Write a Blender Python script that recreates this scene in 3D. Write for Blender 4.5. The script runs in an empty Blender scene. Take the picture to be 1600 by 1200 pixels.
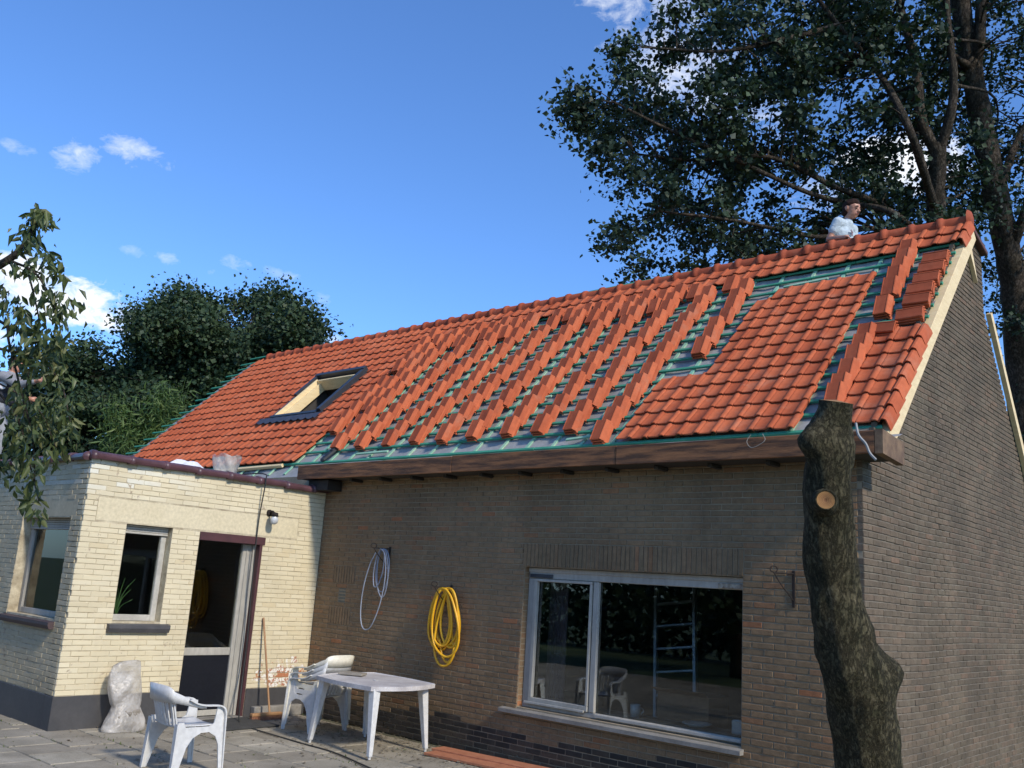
import bpy, bmesh, math, random
import numpy as np
from mathutils import Matrix, Vector
R = math.radians
rng = np.random.default_rng(7)
random.seed(7)
scene = bpy.context.scene
col = scene.collection

# ------------------------------------------------------------------ camera
CAM = np.array([0.0, 0.0, 1.9])
PITCH, ROLL, YAW, FPX = R(12.3214), R(3.7378), R(42.1614), 1440.0
_f = np.array([-math.sin(YAW)*math.cos(PITCH), math.cos(YAW)*math.cos(PITCH), math.sin(PITCH)])
_r0 = np.array([math.cos(YAW), math.sin(YAW), 0.0]); _u0 = np.cross(_r0, _f)
_r = _r0*math.cos(ROLL) + _u0*math.sin(ROLL)
_u = -_r0*math.sin(ROLL) + _u0*math.cos(ROLL)
def at(px, py, d):
    """a world point seen in direction (px,py) of the 1600x1200 photo, d metres deep"""
    return CAM + d*(_r*(px-800)/FPX - _u*(py-600)/FPX + _f)
cam = bpy.data.cameras.new('camera'); cam.sensor_width = 36; cam.lens = 36*FPX/1600
cam.clip_end = 3000; cam.clip_start = 0.05
camo = bpy.data.objects.new('camera', cam); col.objects.link(camo)
camo.matrix_world = Matrix(((_r[0], _u[0], -_f[0], CAM[0]), (_r[1], _u[1], -_f[1], CAM[1]),
                            (_r[2], _u[2], -_f[2], CAM[2]), (0, 0, 0, 1)))
scene.camera = camo

# ------------------------------------------------------------------ light
SUN_EL, SUN_AZ = R(36), R(98)          # azimuth from +Y towards +X
SUN_DIR = Vector((math.sin(SUN_AZ)*math.cos(SUN_EL), math.cos(SUN_AZ)*math.cos(SUN_EL), math.sin(SUN_EL)))
sun = bpy.data.lights.new('sun', 'SUN'); sun.energy = 2.2; sun.angle = R(5.0); sun.color = (1.0, 0.91, 0.78)
suno = bpy.data.objects.new('sun', sun); col.objects.link(suno)
suno.rotation_euler = SUN_DIR.to_track_quat('Z', 'Y').to_euler()
SKY_STRENGTH = 0.15
view = scene.view_settings
view.view_transform = 'Standard'; view.look = 'None'; view.gamma = 1.0; view.exposure = 0.78
view.use_curve_mapping = False

def nd(nt, t, **kw):
    n = nt.nodes.new(t)
    for k, v in kw.items():
        if k == 'ins':
            for kk, vv in v.items(): n.inputs[kk].default_value = vv
        else: setattr(n, k, v)
    return n
def mth(nt, op, a, b=None, c=None, clamp=False):
    n = nt.nodes.new('ShaderNodeMath'); n.operation = op; n.use_clamp = clamp
    for i, v in enumerate((a, b, c)):
        if v is None: continue
        if isinstance(v, (int, float)): n.inputs[i].default_value = v
        else: nt.links.new(v, n.inputs[i])
    return n.outputs[0]
def mixc(nt, fac, a, b, mode='MIX'):
    n = nt.nodes.new('ShaderNodeMix'); n.data_type = 'RGBA'; n.blend_type = mode
    for s, v in ((0, fac), (6, a), (7, b)):
        if isinstance(v, (int, float)): n.inputs[s].default_value = v
        elif isinstance(v, tuple): n.inputs[s].default_value = (*v, 1) if len(v) == 3 else v
        else: nt.links.new(v, n.inputs[s])
    return n.outputs[2]

world = bpy.data.worlds.new('World'); scene.world = world; world.use_nodes = True
nt = world.node_tree; nt.nodes.clear()
sky = nd(nt, 'ShaderNodeTexSky', sky_type='NISHITA', sun_disc=False, sun_elevation=SUN_EL, sun_rotation=SUN_AZ)
sky.altitude = 50; sky.air_density = 1.0; sky.dust_density = 0.6; sky.ozone_density = 3.0
bg = nd(nt, 'ShaderNodeBackground'); bg.inputs['Strength'].default_value = SKY_STRENGTH
wout = nd(nt, 'ShaderNodeOutputWorld')
tc = nd(nt, 'ShaderNodeTexCoord')
direc = tc.outputs['Generated']
cn = nd(nt, 'ShaderNodeTexNoise', ins={'Scale': 15.0, 'Detail': 9.0, 'Roughness': 0.62, 'Distortion': 0.9})
mp = nd(nt, 'ShaderNodeMapping', ins={'Scale': (1, 1, 1.7)})
nt.links.new(direc, mp.inputs['Vector']); nt.links.new(mp.outputs[0], cn.inputs['Vector'])
cn2 = nd(nt, 'ShaderNodeTexNoise', ins={'Scale': 55.0, 'Detail': 7.0, 'Roughness': 0.66, 'Distortion': 0.6})
nt.links.new(mp.outputs[0], cn2.inputs['Vector'])
nz = mth(nt, 'ADD', mth(nt, 'MULTIPLY', mth(nt, 'SUBTRACT', cn.outputs[0], 0.5), 4.6),
         mth(nt, 'MULTIPLY', mth(nt, 'SUBTRACT', cn2.outputs[0], 0.5), 3.0))
# small fair-weather clouds: (direction through px,py ; half sizes ; turn ; density)
CLOUDS = [(95, 465, 150, 42, 17, 1.25), (30, 430, 70, 40, 10, 1.2), (190, 490, 60, 24, 16, 1.1),
          (115, 245, 30, 24, -10, .75), (222, 238, 62, 20, 17, .8), (25, 228, 32, 10, 15, .5),
          (500, 520, 34, 16, 15, .9), (265, 405, 22, 10, 10, .55), (368, 413, 24, 12, 12, .5),
          (440, 428, 30, 9, 14, .4), (208, 395, 20, 10, 15, .4), (330, 425, 14, 8, 10, .4), (505, 470, 16, 12, 30, .35),
          (1000, 5, 100, 36, 12, .8), (1080, 115, 130, 70, 35, .85), (1190, 165, 90, 40, 30, .9),
          (1410, 255, 95, 50, 10, 1.3), (1300, 300, 60, 30, 0, .8), (1620, 700, 90, 60, 10, 1.2),
          (-250, 480, 200, 60, 10, 1.2), (700, -300, 160, 50, 20, .9), (1900, 250, 200, 60, 10, 1.1), (2300, 560, 260, 70, 0, 1.2),
          (-700, 700, 260, 60, 5, 1.2)]
total = None
for (px, py, hx, hy, turn, dens) in CLOUDS:
    d = at(px, py, 1.0) - CAM; d = d/np.linalg.norm(d)
    ax = np.cross(d, _u); ax /= np.linalg.norm(ax); ay = np.cross(ax, d)
    t = R(turn); a1 = ax*math.cos(t) - ay*math.sin(t); a2 = ax*math.sin(t) + ay*math.cos(t)
    def dot(v):
        n = nt.nodes.new('ShaderNodeVectorMath'); n.operation = 'DOT_PRODUCT'
        nt.links.new(direc, n.inputs[0]); n.inputs[1].default_value = tuple(float(q) for q in v); return n.outputs['Value']
    e1 = mth(nt, 'POWER', mth(nt, 'MULTIPLY', dot(a1), FPX/hx), 2.0)
    e2 = mth(nt, 'POWER', mth(nt, 'MULTIPLY', dot(a2), FPX/hy), 2.0)
    front = mth(nt, 'GREATER_THAN', dot(d), 0.2)
    body = mth(nt, 'SUBTRACT', 0.75, mth(nt, 'ADD', e1, e2))
    thick = dens > 1.0
    m = mth(nt, 'ADD', mth(nt, 'MAXIMUM', body, -6.0), mth(nt, 'MULTIPLY', nz, .55 if thick else 1.0))
    m = mth(nt, 'MULTIPLY', mth(nt, 'MULTIPLY', m, 1.3 if thick else 0.5, clamp=True), mth(nt, 'MULTIPLY', front, dens), clamp=True)
    total = m if total is None else mth(nt, 'MAXIMUM', total, m)
cloudcol = mixc(nt, 1.0, sky.outputs[0], (1, 1, 1), 'MIX')
tint = mixc(nt, 1.0, sky.outputs[0], (0.46, 0.66, 0.92), 'MULTIPLY')
cl = mixc(nt, total, tint, (4.2, 4.4, 4.7))
nt.links.new(cl, bg.inputs['Color']); nt.links.new(bg.outputs[0], wout.inputs[0])

# ------------------------------------------------------------------ helpers
def tag(o, label=None, cat=None, group=None, kind=None):
    if label: o['label'] = label
    if cat: o['category'] = cat
    if group: o['group'] = group
    if kind: o['kind'] = kind
    return o
def empty(name, loc=(0, 0, 0), label=None, cat=None, group=None, kind=None, parent=None):
    o = bpy.data.objects.new(name, None); col.objects.link(o); o.location = loc; o.empty_display_size = .1
    if parent: o.parent = parent
    return tag(o, label, cat, group, kind)

class MB:
    def __init__(s): s.v = []; s.f = []; s.m = []; s.sm = False
    def add(s, verts, faces, mi=0):
        b = len(s.v); s.v.extend([tuple(map(float, p)) for p in verts])
        for f in faces: s.f.append(tuple(b+i for i in f)); s.m.append(mi)
        return s
    def box(s, lo, hi, mi=0, M=None):
        x0, y0, z0 = lo; x1, y1, z1 = hi
        v = [(x0,y0,z0),(x1,y0,z0),(x1,y1,z0),(x0,y1,z0),(x0,y0,z1),(x1,y0,z1),(x1,y1,z1),(x0,y1,z1)]
        if M is not None: v = [tuple(M @ Vector(p)) for p in v]
        return s.add(v, [(0,3,2,1),(4,5,6,7),(0,1,5,4),(1,2,6,5),(2,3,7,6),(3,0,4,7)], mi)
    def bevbox(s, lo, hi, b=.006, mi=0, M=None):
        """box with chamfered edges"""
        bm = bmesh.new(); bmesh.ops.create_cube(bm, size=1)
        for v in bm.verts:
            v.co = Vector([lo[i] + (v.co[i]+.5)*(hi[i]-lo[i]) for i in range(3)])
        bmesh.ops.bevel(bm, geom=bm.edges[:], offset=b, segments=1, affect='EDGES')
        return s.addbm(bm, mi, M)
    def addbm(s, bm, mi=0, M=None):
        bm.verts.index_update()
        vs = [tuple(M @ v.co) if M is not None else tuple(v.co) for v in bm.verts]
        s.add(vs, [tuple(v.index for v in f.verts) for f in bm.faces], mi); bm.free(); return s
    def hexa(s, p, mi=0):
        return s.add(p, [(0,3,2,1),(4,5,6,7),(0,1,5,4),(1,2,6,5),(2,3,7,6),(3,0,4,7)], mi)
    def prism(s, poly, vec, mi=0):
        n = len(poly); a = [Vector(p) for p in poly]; b = [p + Vector(vec) for p in a]
        return s.add([tuple(p) for p in a+b], [tuple(range(n))[::-1], tuple(range(n, 2*n))] +
                     [(i, (i+1) % n, n+(i+1) % n, n+i) for i in range(n)], mi)
    def tube(s, pts, rad, seg=8, mi=0, caps=True):
        P = [Vector(p) for p in pts]; n = len(P)
        rr = rad if hasattr(rad, '__len__') else [rad]*n
        nrm = None; base = len(s.v); vs = []; fs = []
        for i in range(n):
            t = (P[min(i+1, n-1)] - P[max(i-1, 0)])
            t = t.normalized() if t.length > 1e-9 else Vector((0, 0, 1))
            if nrm is None:
                nrm = t.orthogonal().normalized()
            else:
                nrm = (nrm - t*nrm.dot(t)); nrm = nrm.normalized() if nrm.length > 1e-6 else t.orthogonal().normalized()
            bi = t.cross(nrm)
            for k in range(seg):
                a = 2*math.pi*k/seg
                vs.append(tuple(P[i] + (nrm*math.cos(a) + bi*math.sin(a))*rr[i]))
        for i in range(n-1):
            for k in range(seg):
                fs.append((i*seg+k, i*seg+(k+1) % seg, (i+1)*seg+(k+1) % seg, (i+1)*seg+k))
        if caps:
            fs.append(tuple(range(seg))[::-1]); fs.append(tuple((n-1)*seg+k for k in range(seg)))
        return s.add(vs, fs, mi)
    def lathe(s, prof, c=(0, 0, 0), seg=20, mi=0, M=None):
        vs = []; n = len(prof)
        for k in range(seg):
            a = 2*math.pi*k/seg
            for (r, z) in prof:
                p = Vector((c[0]+r*math.cos(a), c[1]+r*math.sin(a), c[2]+z)); vs.append(tuple(M @ p) if M is not None else tuple(p))
        fs = [(k*n+i, ((k+1) % seg)*n+i, ((k+1) % seg)*n+i+1, k*n+i+1) for k in range(seg) for i in range(n-1)]
        return s.add(vs, fs, mi)
    def mesh(s, name, mats, smooth=False):
        me = bpy.data.meshes.new(name)
        me.from_pydata(s.v, [], s.f)
        for m in (mats if isinstance(mats, (list, tuple)) else [mats]): me.materials.append(m)
        if any(s.m): me.polygons.foreach_set('material_index', np.array(s.m, dtype=np.int32))
        if smooth: me.polygons.foreach_set('use_smooth', np.ones(len(s.f), dtype=bool))
        me.update(); return me
    def build(s, name, mats, parent=None, smooth=False, loc=None):
        return obj(name, s.mesh(name, mats, smooth), parent, loc)
def obj(name, me, parent=None, loc=None, M=None):
    o = bpy.data.objects.new(name, me); col.objects.link(o)
    if parent: o.parent = parent
    if M is not None: o.matrix_local = M
    if loc is not None: o.location = loc
    return o
def fastmesh(name, V, F, mats, smooth=False, nv=None):
    """V (n,3) array; F (m,k) array of equal sized faces"""
    me = bpy.data.meshes.new(name); k = F.shape[1]
    me.vertices.add(len(V)); me.vertices.foreach_set('co', np.ascontiguousarray(V, dtype=np.float32).ravel())
    me.loops.add(F.size); me.loops.foreach_set('vertex_index', np.ascontiguousarray(F, dtype=np.int32).ravel())
    me.polygons.add(len(F)); me.polygons.foreach_set('loop_start', np.arange(0, F.size, k, dtype=np.int32))
    for m in (mats if isinstance(mats, (list, tuple)) else [mats]): me.materials.append(m)
    me.update(calc_edges=True)
    if smooth: me.polygons.foreach_set('use_smooth', np.ones(len(F), dtype=bool))
    return me
def smooth_path(pts, n=8):
    """Catmull-Rom through pts"""
    P = [np.array(p, float) for p in pts]; P = [2*P[0]-P[1]] + P + [2*P[-1]-P[-2]]; out = []
    for i in range(1, len(P)-2):
        for k in range(n):
            t = k/n; a, b, c, d = P[i-1], P[i], P[i+1], P[i+2]
            out.append(.5*((2*b)+(-a+c)*t+(2*a-5*b+4*c-d)*t*t+(-a+3*b-3*c+d)*t**3))
    out.append(P[-2]); return out

# ------------------------------------------------------------------ materials
def newmat(name):
    m = bpy.data.materials.new(name); m.use_nodes = True; n = m.node_tree; n.nodes.clear()
    out = nd(n, 'ShaderNodeOutputMaterial'); b = nd(n, 'ShaderNodeBsdfPrincipled')
    n.links.new(b.outputs[0], out.inputs[0]); return m, n, b
def wpos(n, scale=(1, 1, 1)):
    g = nd(n, 'ShaderNodeNewGeometry'); mp = nd(n, 'ShaderNodeMapping', ins={'Scale': scale})
    n.links.new(g.outputs['Position'], mp.inputs['Vector']); return mp.outputs[0]
def opos(n, scale=(1, 1, 1)):
    g = nd(n, 'ShaderNodeTexCoord'); mp = nd(n, 'ShaderNodeMapping', ins={'Scale': scale})
    n.links.new(g.outputs['Object'], mp.inputs['Vector']); return mp.outputs[0]
def noise(n, vec, scale, detail=5, rough=.6, dist=0):
    t = nd(n, 'ShaderNodeTexNoise', ins={'Scale': scale, 'Detail': detail, 'Roughness': rough, 'Distortion': dist})
    n.links.new(vec, t.inputs['Vector']); return t.outputs[0]
def ramp(n, fac, stops, interp='LINEAR'):
    r = nd(n, 'ShaderNodeValToRGB'); r.color_ramp.interpolation = interp; e = r.color_ramp.elements
    while len(e) < len(stops): e.new(0.5)
    for el, (p, c) in zip(e, stops): el.position = p; el.color = (*c, 1) if len(c) == 3 else c
    n.links.new(fac, r.inputs[0]); return r.outputs[0]
def rnd(n):
    """a random number per object and per mesh island"""
    o = nd(n, 'ShaderNodeObjectInfo'); g = nd(n, 'ShaderNodeNewGeometry')
    return mth(n, 'FRACT', mth(n, 'ADD', o.outputs['Random'], g.outputs['Random Per Island']))
def bump(n, b, h, strength, dist=.01):
    k = nd(n, 'ShaderNodeBump', ins={'Strength': strength, 'Distance': dist}); n.links.new(h, k.inputs['Height'])
    n.links.new(k.outputs[0], b.inputs['Normal'])
def simple(name, c1, c2=None, scale=6, rough=.6, bs=0.0, bd=.004, stretch=(1, 1, 1), metal=0.0, spec=.5, fine=None, lo=.35, hi=.65):
    m, n, b = newmat(name)
    b.inputs['Roughness'].default_value = rough; b.inputs['Metallic'].default_value = metal
    b.inputs['Specular IOR Level'].default_value = spec
    if c2 is None: c2 = tuple(x*.82 for x in c1)
    v = wpos(n, stretch); nz = noise(n, v, scale)
    c = ramp(n, nz, [(lo, c1), (hi, c2)])
    fz = noise(n, v, fine or scale*9, 4)
    c = mixc(n, 1.0, c, ramp(n, fz, [(.3, (.86, .86, .86)), (.7, (1.08, 1.08, 1.08))]), 'MULTIPLY')
    n.links.new(c, b.inputs['Base Color'])
    if bs: bump(n, b, fz, bs, bd)
    return m

def brick_mat(name, stops, dirt=(.5, .48, .4), moss=0.0, soot=.35):
    m, n, b = newmat(name); b.inputs['Roughness'].default_value = .9; b.inputs['Specular IOR Level'].default_value = .2
    v = wpos(n); r = rnd(n)
    c = ramp(n, r, stops)
    big = noise(n, v, .9, 4, .6); mid = noise(n, v, 14, 5, .7); fine = noise(n, v, 95, 4, .7)
    c = mixc(n, 1.0, c, ramp(n, big, [(.3, (1-soot,)*3), (.7, (1.15, 1.13, 1.08))]), 'MULTIPLY')
    c = mixc(n, 1.0, c, ramp(n, mid, [(.25, (.7, .7, .7)), (.75, (1.22, 1.2, 1.18))]), 'MULTIPLY')
    c = mixc(n, 1.0, c, ramp(n, fine, [(.25, (.72, .72, .72)), (.75, (1.2, 1.2, 1.2))]), 'MULTIPLY')
    run = noise(n, wpos(n, (2.6, 2.6, .22)), 1.0, 6, .7)
    c = mixc(n, 1.0, c, ramp(n, run, [(.34, (.84, .85, .83)), (.58, (1.04, 1.03, 1.02))]), 'MULTIPLY')
    ef = mth(n, 'MULTIPLY', ramp(n, noise(n, v, 23, 6, .75, .6), [(.66, (0, 0, 0)), (.76, (1, 1, 1))]), .35)
    c = mixc(n, ef, c, dirt)
    n.links.new(c, b.inputs['Base Color'])
    bump(n, b, mth(n, 'ADD', fine, mid), .55, .006)
    return m
M_BRICK = brick_mat('brown_brick', [(0, (.235, .165, .096)), (.25, (.265, .180, .103)), (.45, (.245, .170, .100)), (.65, (.275, .178, .100)),
                                    (.85, (.258, .182, .107)), (.95, (.285, .168, .092)), (.99, (.31, .164, .085)), (1, (.40, .17, .08))], soot=.25)
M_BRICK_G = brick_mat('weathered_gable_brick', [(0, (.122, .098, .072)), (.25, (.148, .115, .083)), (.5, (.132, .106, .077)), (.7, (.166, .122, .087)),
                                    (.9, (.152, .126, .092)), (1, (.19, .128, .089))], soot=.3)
M_TAR = brick_mat('tarred_brick', [(0, (.045, .042, .038)), (.5, (.066, .058, .05)), (1, (.10, .08, .062))], dirt=(.15, .14, .12))
M_MORTAR = simple('mortar', (.34, .27, .175), (.26, .205, .135), 3, .95, .6, .004)
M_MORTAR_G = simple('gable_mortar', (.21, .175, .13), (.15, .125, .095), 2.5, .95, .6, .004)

def cream_mat():
    m, n, b = newmat('cream_painted_brick'); b.inputs['Roughness'].default_value = .62; b.inputs['Specular IOR Level'].default_value = .3
    v = wpos(n); r = rnd(n)
    c = ramp(n, r, [(0, (.61, .52, .335)), (.3, (.66, .57, .375)), (.6, (.63, .54, .355)), (.85, (.68, .595, .405)), (1, (.62, .515, .32))])
    c = mixc(n, 1.0, c, ramp(n, noise(n, v, 1.3, 5), [(.3, (.9, .9, .9)), (.7, (1.05, 1.05, 1.05))]), 'MULTIPLY')
    g = nd(n, 'ShaderNodeNewGeometry'); sp = nd(n, 'ShaderNodeSeparateXYZ'); n.links.new(g.outputs['Position'], sp.inputs[0])
    # whiter repainted bricks high up by the corner
    hi = mth(n, 'MULTIPLY', mth(n, 'MULTIPLY', mth(n, 'SUBTRACT', sp.outputs[2], 2.62), 6, clamp=True),
             mth(n, 'MULTIPLY', mth(n, 'SUBTRACT', 6.3, sp.outputs[1]), 1.2, clamp=True))
    hi = mth(n, 'MULTIPLY', hi, mth(n, 'GREATER_THAN', mth(n, 'FRACT', mth(n, 'MULTIPLY', r, 7.31)), .52))
    c = mixc(n, mth(n, 'MULTIPLY', hi, .75), c, (.70, .68, .57))
    # flaked paint
    fl = noise(n, v, 7, 8, .68, .5)
    chips = ramp(n, fl, [(.635, (0, 0, 0)), (.65, (1, 1, 1))])
    c = mixc(n, chips, c, ramp(n, noise(n, v, 30), [(.4, (.34, .26, .17)), (.6, (.55, .46, .33))]))
    # bare patch low down by the house wall: bare red brick and white undercoat
    dy = mth(n, 'MULTIPLY', mth(n, 'SUBTRACT', sp.outputs[1], 7.78), 1/.52); dz = mth(n, 'MULTIPLY', mth(n, 'SUBTRACT', sp.outputs[2], .50), 1/.30)
    el = mth(n, 'SUBTRACT', 1.0, mth(n, 'ADD', mth(n, 'MULTIPLY', dy, dy), mth(n, 'MULTIPLY', dz, dz)))
    el = mth(n, 'ADD', el, mth(n, 'MULTIPLY', mth(n, 'SUBTRACT', noise(n, v, 9, 7, .7), .5), 3.4))
    el = mth(n, 'MULTIPLY', mth(n, 'GREATER_THAN', el, .62), mth(n, 'GREATER_THAN', sp.outputs[1], 6.9))
    bare = mixc(n, ramp(n, noise(n, v, 20, 6, .7), [(.5, (0, 0, 0)), (.54, (1, 1, 1))]), (.80, .77, .68), (.42, .17, .09))
    bare = mixc(n, mth(n, 'GREATER_THAN', mth(n, 'FRACT', mth(n, 'MULTIPLY', r, 5.77)), .72), bare, (.46, .18, .085))
    c = mixc(n, el, c, bare)
    c = mixc(n, mth(n, 'MULTIPLY', ramp(n, noise(n, wpos(n, (1, 1, .25)), 5, 6, .7), [(.55, (0, 0, 0)), (.75, (1, 1, 1))]), .3), c, (.42, .36, .27))
    n.links.new(c, b.inputs['Base Color'])
    bump(n, b, mth(n, 'ADD', noise(n, v, 60, 5, .7), mth(n, 'MULTIPLY', chips, -.8)), .5, .004)
    return m
M_CREAM = cream_mat()
def shaded_copy(src, name, f):  # darkened copy of a material: mottled shade multiplied into its colour
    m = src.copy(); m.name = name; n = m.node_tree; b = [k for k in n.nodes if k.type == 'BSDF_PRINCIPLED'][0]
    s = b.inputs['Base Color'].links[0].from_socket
    shade_tone = ramp(n, noise(n, wpos(n, (1, 1, .4)), 2.2, 6, .7), [(.3, tuple(x*.8 for x in f)), (.7, f)])
    n.links.new(mixc(n, 1.0, s, shade_tone, 'MULTIPLY'), b.inputs['Base Color']); return m
M_CREAM_SHADED = shaded_copy(M_CREAM, 'shaded_cream_painted_brick', (.74, .72, .70))  # same paint as the side wall, with the front face's shade painted in
M_CREAM_JOINT = simple('cream_paint_joint', (.58, .50, .34), (.30, .24, .15), 6, .8, .6, .004)
M_CREAM_RENDER = simple('cream_render', (.65, .56, .37), (.61, .52, .335), 3, .7, .06, .002)
M_PLINTH = simple('black_plinth_paint', (.05, .049, .05), (.068, .064, .062), 2, .6, .25, .003)

def tile_mat(name, a, bcol, rough=.55, dust=.25):
    m, n, b = newmat(name); b.inputs['Roughness'].default_value = rough; b.inputs['Specular IOR Level'].default_value = .22
    v = wpos(n); r = rnd(n)
    c = ramp(n, r, [(0, a), (.5, tuple((x+y)/2 for x, y in zip(a, bcol))), (1, bcol)])
    c = mixc(n, 1.0, c, ramp(n, noise(n, v, 11, 5), [(.3, (.86, .86, .86)), (.7, (1.1, 1.1, 1.1))]), 'MULTIPLY')
    d = mth(n, 'MULTIPLY', ramp(n, noise(n, v, 3.1, 7, .72, .4), [(.52, (0, 0, 0)), (.8, (1, 1, 1))]), dust)
    c = mixc(n, d, c, (.46, .24, .15))
    sc_ = ramp(n, noise(n, v, 19, 8, .8, .9), [(.68, (0, 0, 0)), (.72, (1, 1, 1))])
    c = mixc(n, mth(n, 'MULTIPLY', sc_, .45), c, (.30, .12, .07))
    c = mixc(n, 1.0, c, ramp(n, noise(n, v, 120, 3), [(.3, (.9, .9, .9)), (.7, (1.08, 1.08, 1.08))]), 'MULTIPLY')
    n.links.new(c, b.inputs['Base Color']); bump(n, b, noise(n, v, 150, 3), .2, .002); return m
M_TILE = tile_mat('terracotta_tile', (.53, .130, .050), (.40, .086, .032), .78, .5)
M_TILE_BACK = tile_mat('terracotta_tile_back', (.36, .082, .034), (.27, .060, .025), .85, .2)
M_RIDGE = tile_mat('terracotta_ridge', (.40, .088, .036), (.31, .066, .028), .75, .4)
M_GREEN = simple('green_treated_timber', (.030, .22, .125), (.055, .29, .175), 5, .75, .3, .003, (1, 6, 6))
M_GREEN_PALE = simple('pale_green_timber', (.19, .42, .29), (.34, .50, .33), 1.7, .75, .3, .003, (1, 1, 1))
M_UNDERLAY = simple('grey_roof_membrane', (.33, .325, .305), (.27, .265, .25), 2.2, .7, .25, .004)
M_YELLOW_WOOD = simple('fresh_pale_timber', (.80, .62, .34), (.70, .52, .27), 4, .6, .2, .002, (1, 1, 5))
M_BROWN_WOOD = simple('old_brown_timber', (.30, .125, .046), (.085, .038, .017), 2.2, .8, 1.0, .008, (.8, 9, 9), lo=.38, hi=.60)
M_END_WOOD = simple('grey_brown_end_timber', (.22, .135, .07), (.11, .062, .033), 9, .75, .5, .004)
M_DARK_METAL = simple('dark_grey_metal', (.05, .055, .065), (.036, .04, .048), 5, .4, .1, .001, metal=.3)
M_IRON = simple('black_wrought_iron', (.022, .018, .016), (.04, .03, .025), 20, .8, .3, .001, spec=.15)
M_ALU = simple('weathered_aluminium', (.44, .41, .345), (.34, .315, .265), 3, .6, .1, .001, (1, 1, .3), spec=.25)
M_ALU_LIGHT = simple('pale_aluminium', (.47, .445, .385), (.37, .35, .30), 3, .55, .1, .001, spec=.3)
M_MAROON = simple('maroon_paint', (.085, .030, .032), (.06, .022, .024), 5, .55, .2, .002)
M_COPING = simple('glazed_maroon_coping', (.115, .055, .062), (.075, .038, .040), 6, .38, .35, .003)
M_SILL_DARK = simple('dark_grey_sill', (.06, .058, .06), (.085, .08, .08), 6, .6, .3, .003)
M_STONE = simple('concrete_sill', (.27, .25, .215), (.18, .165, .14), 4, .85, .5, .003)
M_PLASTIC = simple('white_plastic', (.64, .63, .60), (.56, .55, .52), 2.2, .38, .06, .001)
M_TABLE = simple('worn_white_plastic', (.60, .57, .55), (.42, .39, .38), 5, .42, .08, .001, lo=.42, hi=.72)
M_CREAMPL = simple('cream_plastic', (.74, .70, .58), (.68, .63, .50), 2.2, .4, .06, .001)
M_BLACK = simple('black_rubber', (.018, .018, .018), (.03, .03, .028), 7, .6, .2, .002)
M_HOSE = simple('yellow_hose', (.86, .47, .018), (.74, .37, .012), 6, .38, .0)
M_GREYHOSE = simple('grey_hose', (.33, .36, .42), (.24, .27, .33), 7, .4, .0)
M_BROOM = simple('broom_wood', (.42, .23, .10), (.33, .17, .075), 6, .6, .2, .002)
M_BRISTLE = simple('broom_bristle', (.42, .19, .10), (.30, .13, .07), 30, .8, .4, .003)
M_PLANK = simple('red_brown_plank', (.46, .185, .095), (.36, .13, .065), 4, .65, .25, .002, (3, 3, 3), lo=.4, hi=.7)
M_MAT = simple('dark_doormat', (.032, .032, .03), (.05, .048, .043), 12, .95, .6, .004)
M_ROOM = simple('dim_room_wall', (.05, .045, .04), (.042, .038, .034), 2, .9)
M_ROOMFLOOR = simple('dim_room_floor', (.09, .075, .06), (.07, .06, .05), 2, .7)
M_CARD = simple('brown_box', (.34, .19, .10), (.27, .15, .08), 4, .7)
M_WHITE = simple('white_ceramic', (.72, .76, .74), (.66, .70, .69), 4, .3)
M_LADDER = simple('ladder_aluminium', (.42, .43, .44), (.34, .35, .36), 6, .35, metal=.6)
M_CURTAIN = simple('dusty_pink_curtain', (.22, .16, .165), (.17, .12, .125), 3, .9)
M_POTLEAF = simple('houseplant_leaf', (.10, .20, .06), (.07, .15, .045), 8, .5)
M_GREYBOARD = simple('grey_offcut', (.30, .265, .21), (.23, .20, .16), 8, .8)
M_SHEET = simple('white_sheet', (.72, .72, .72), (.6, .6, .62), 7, .6)

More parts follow.
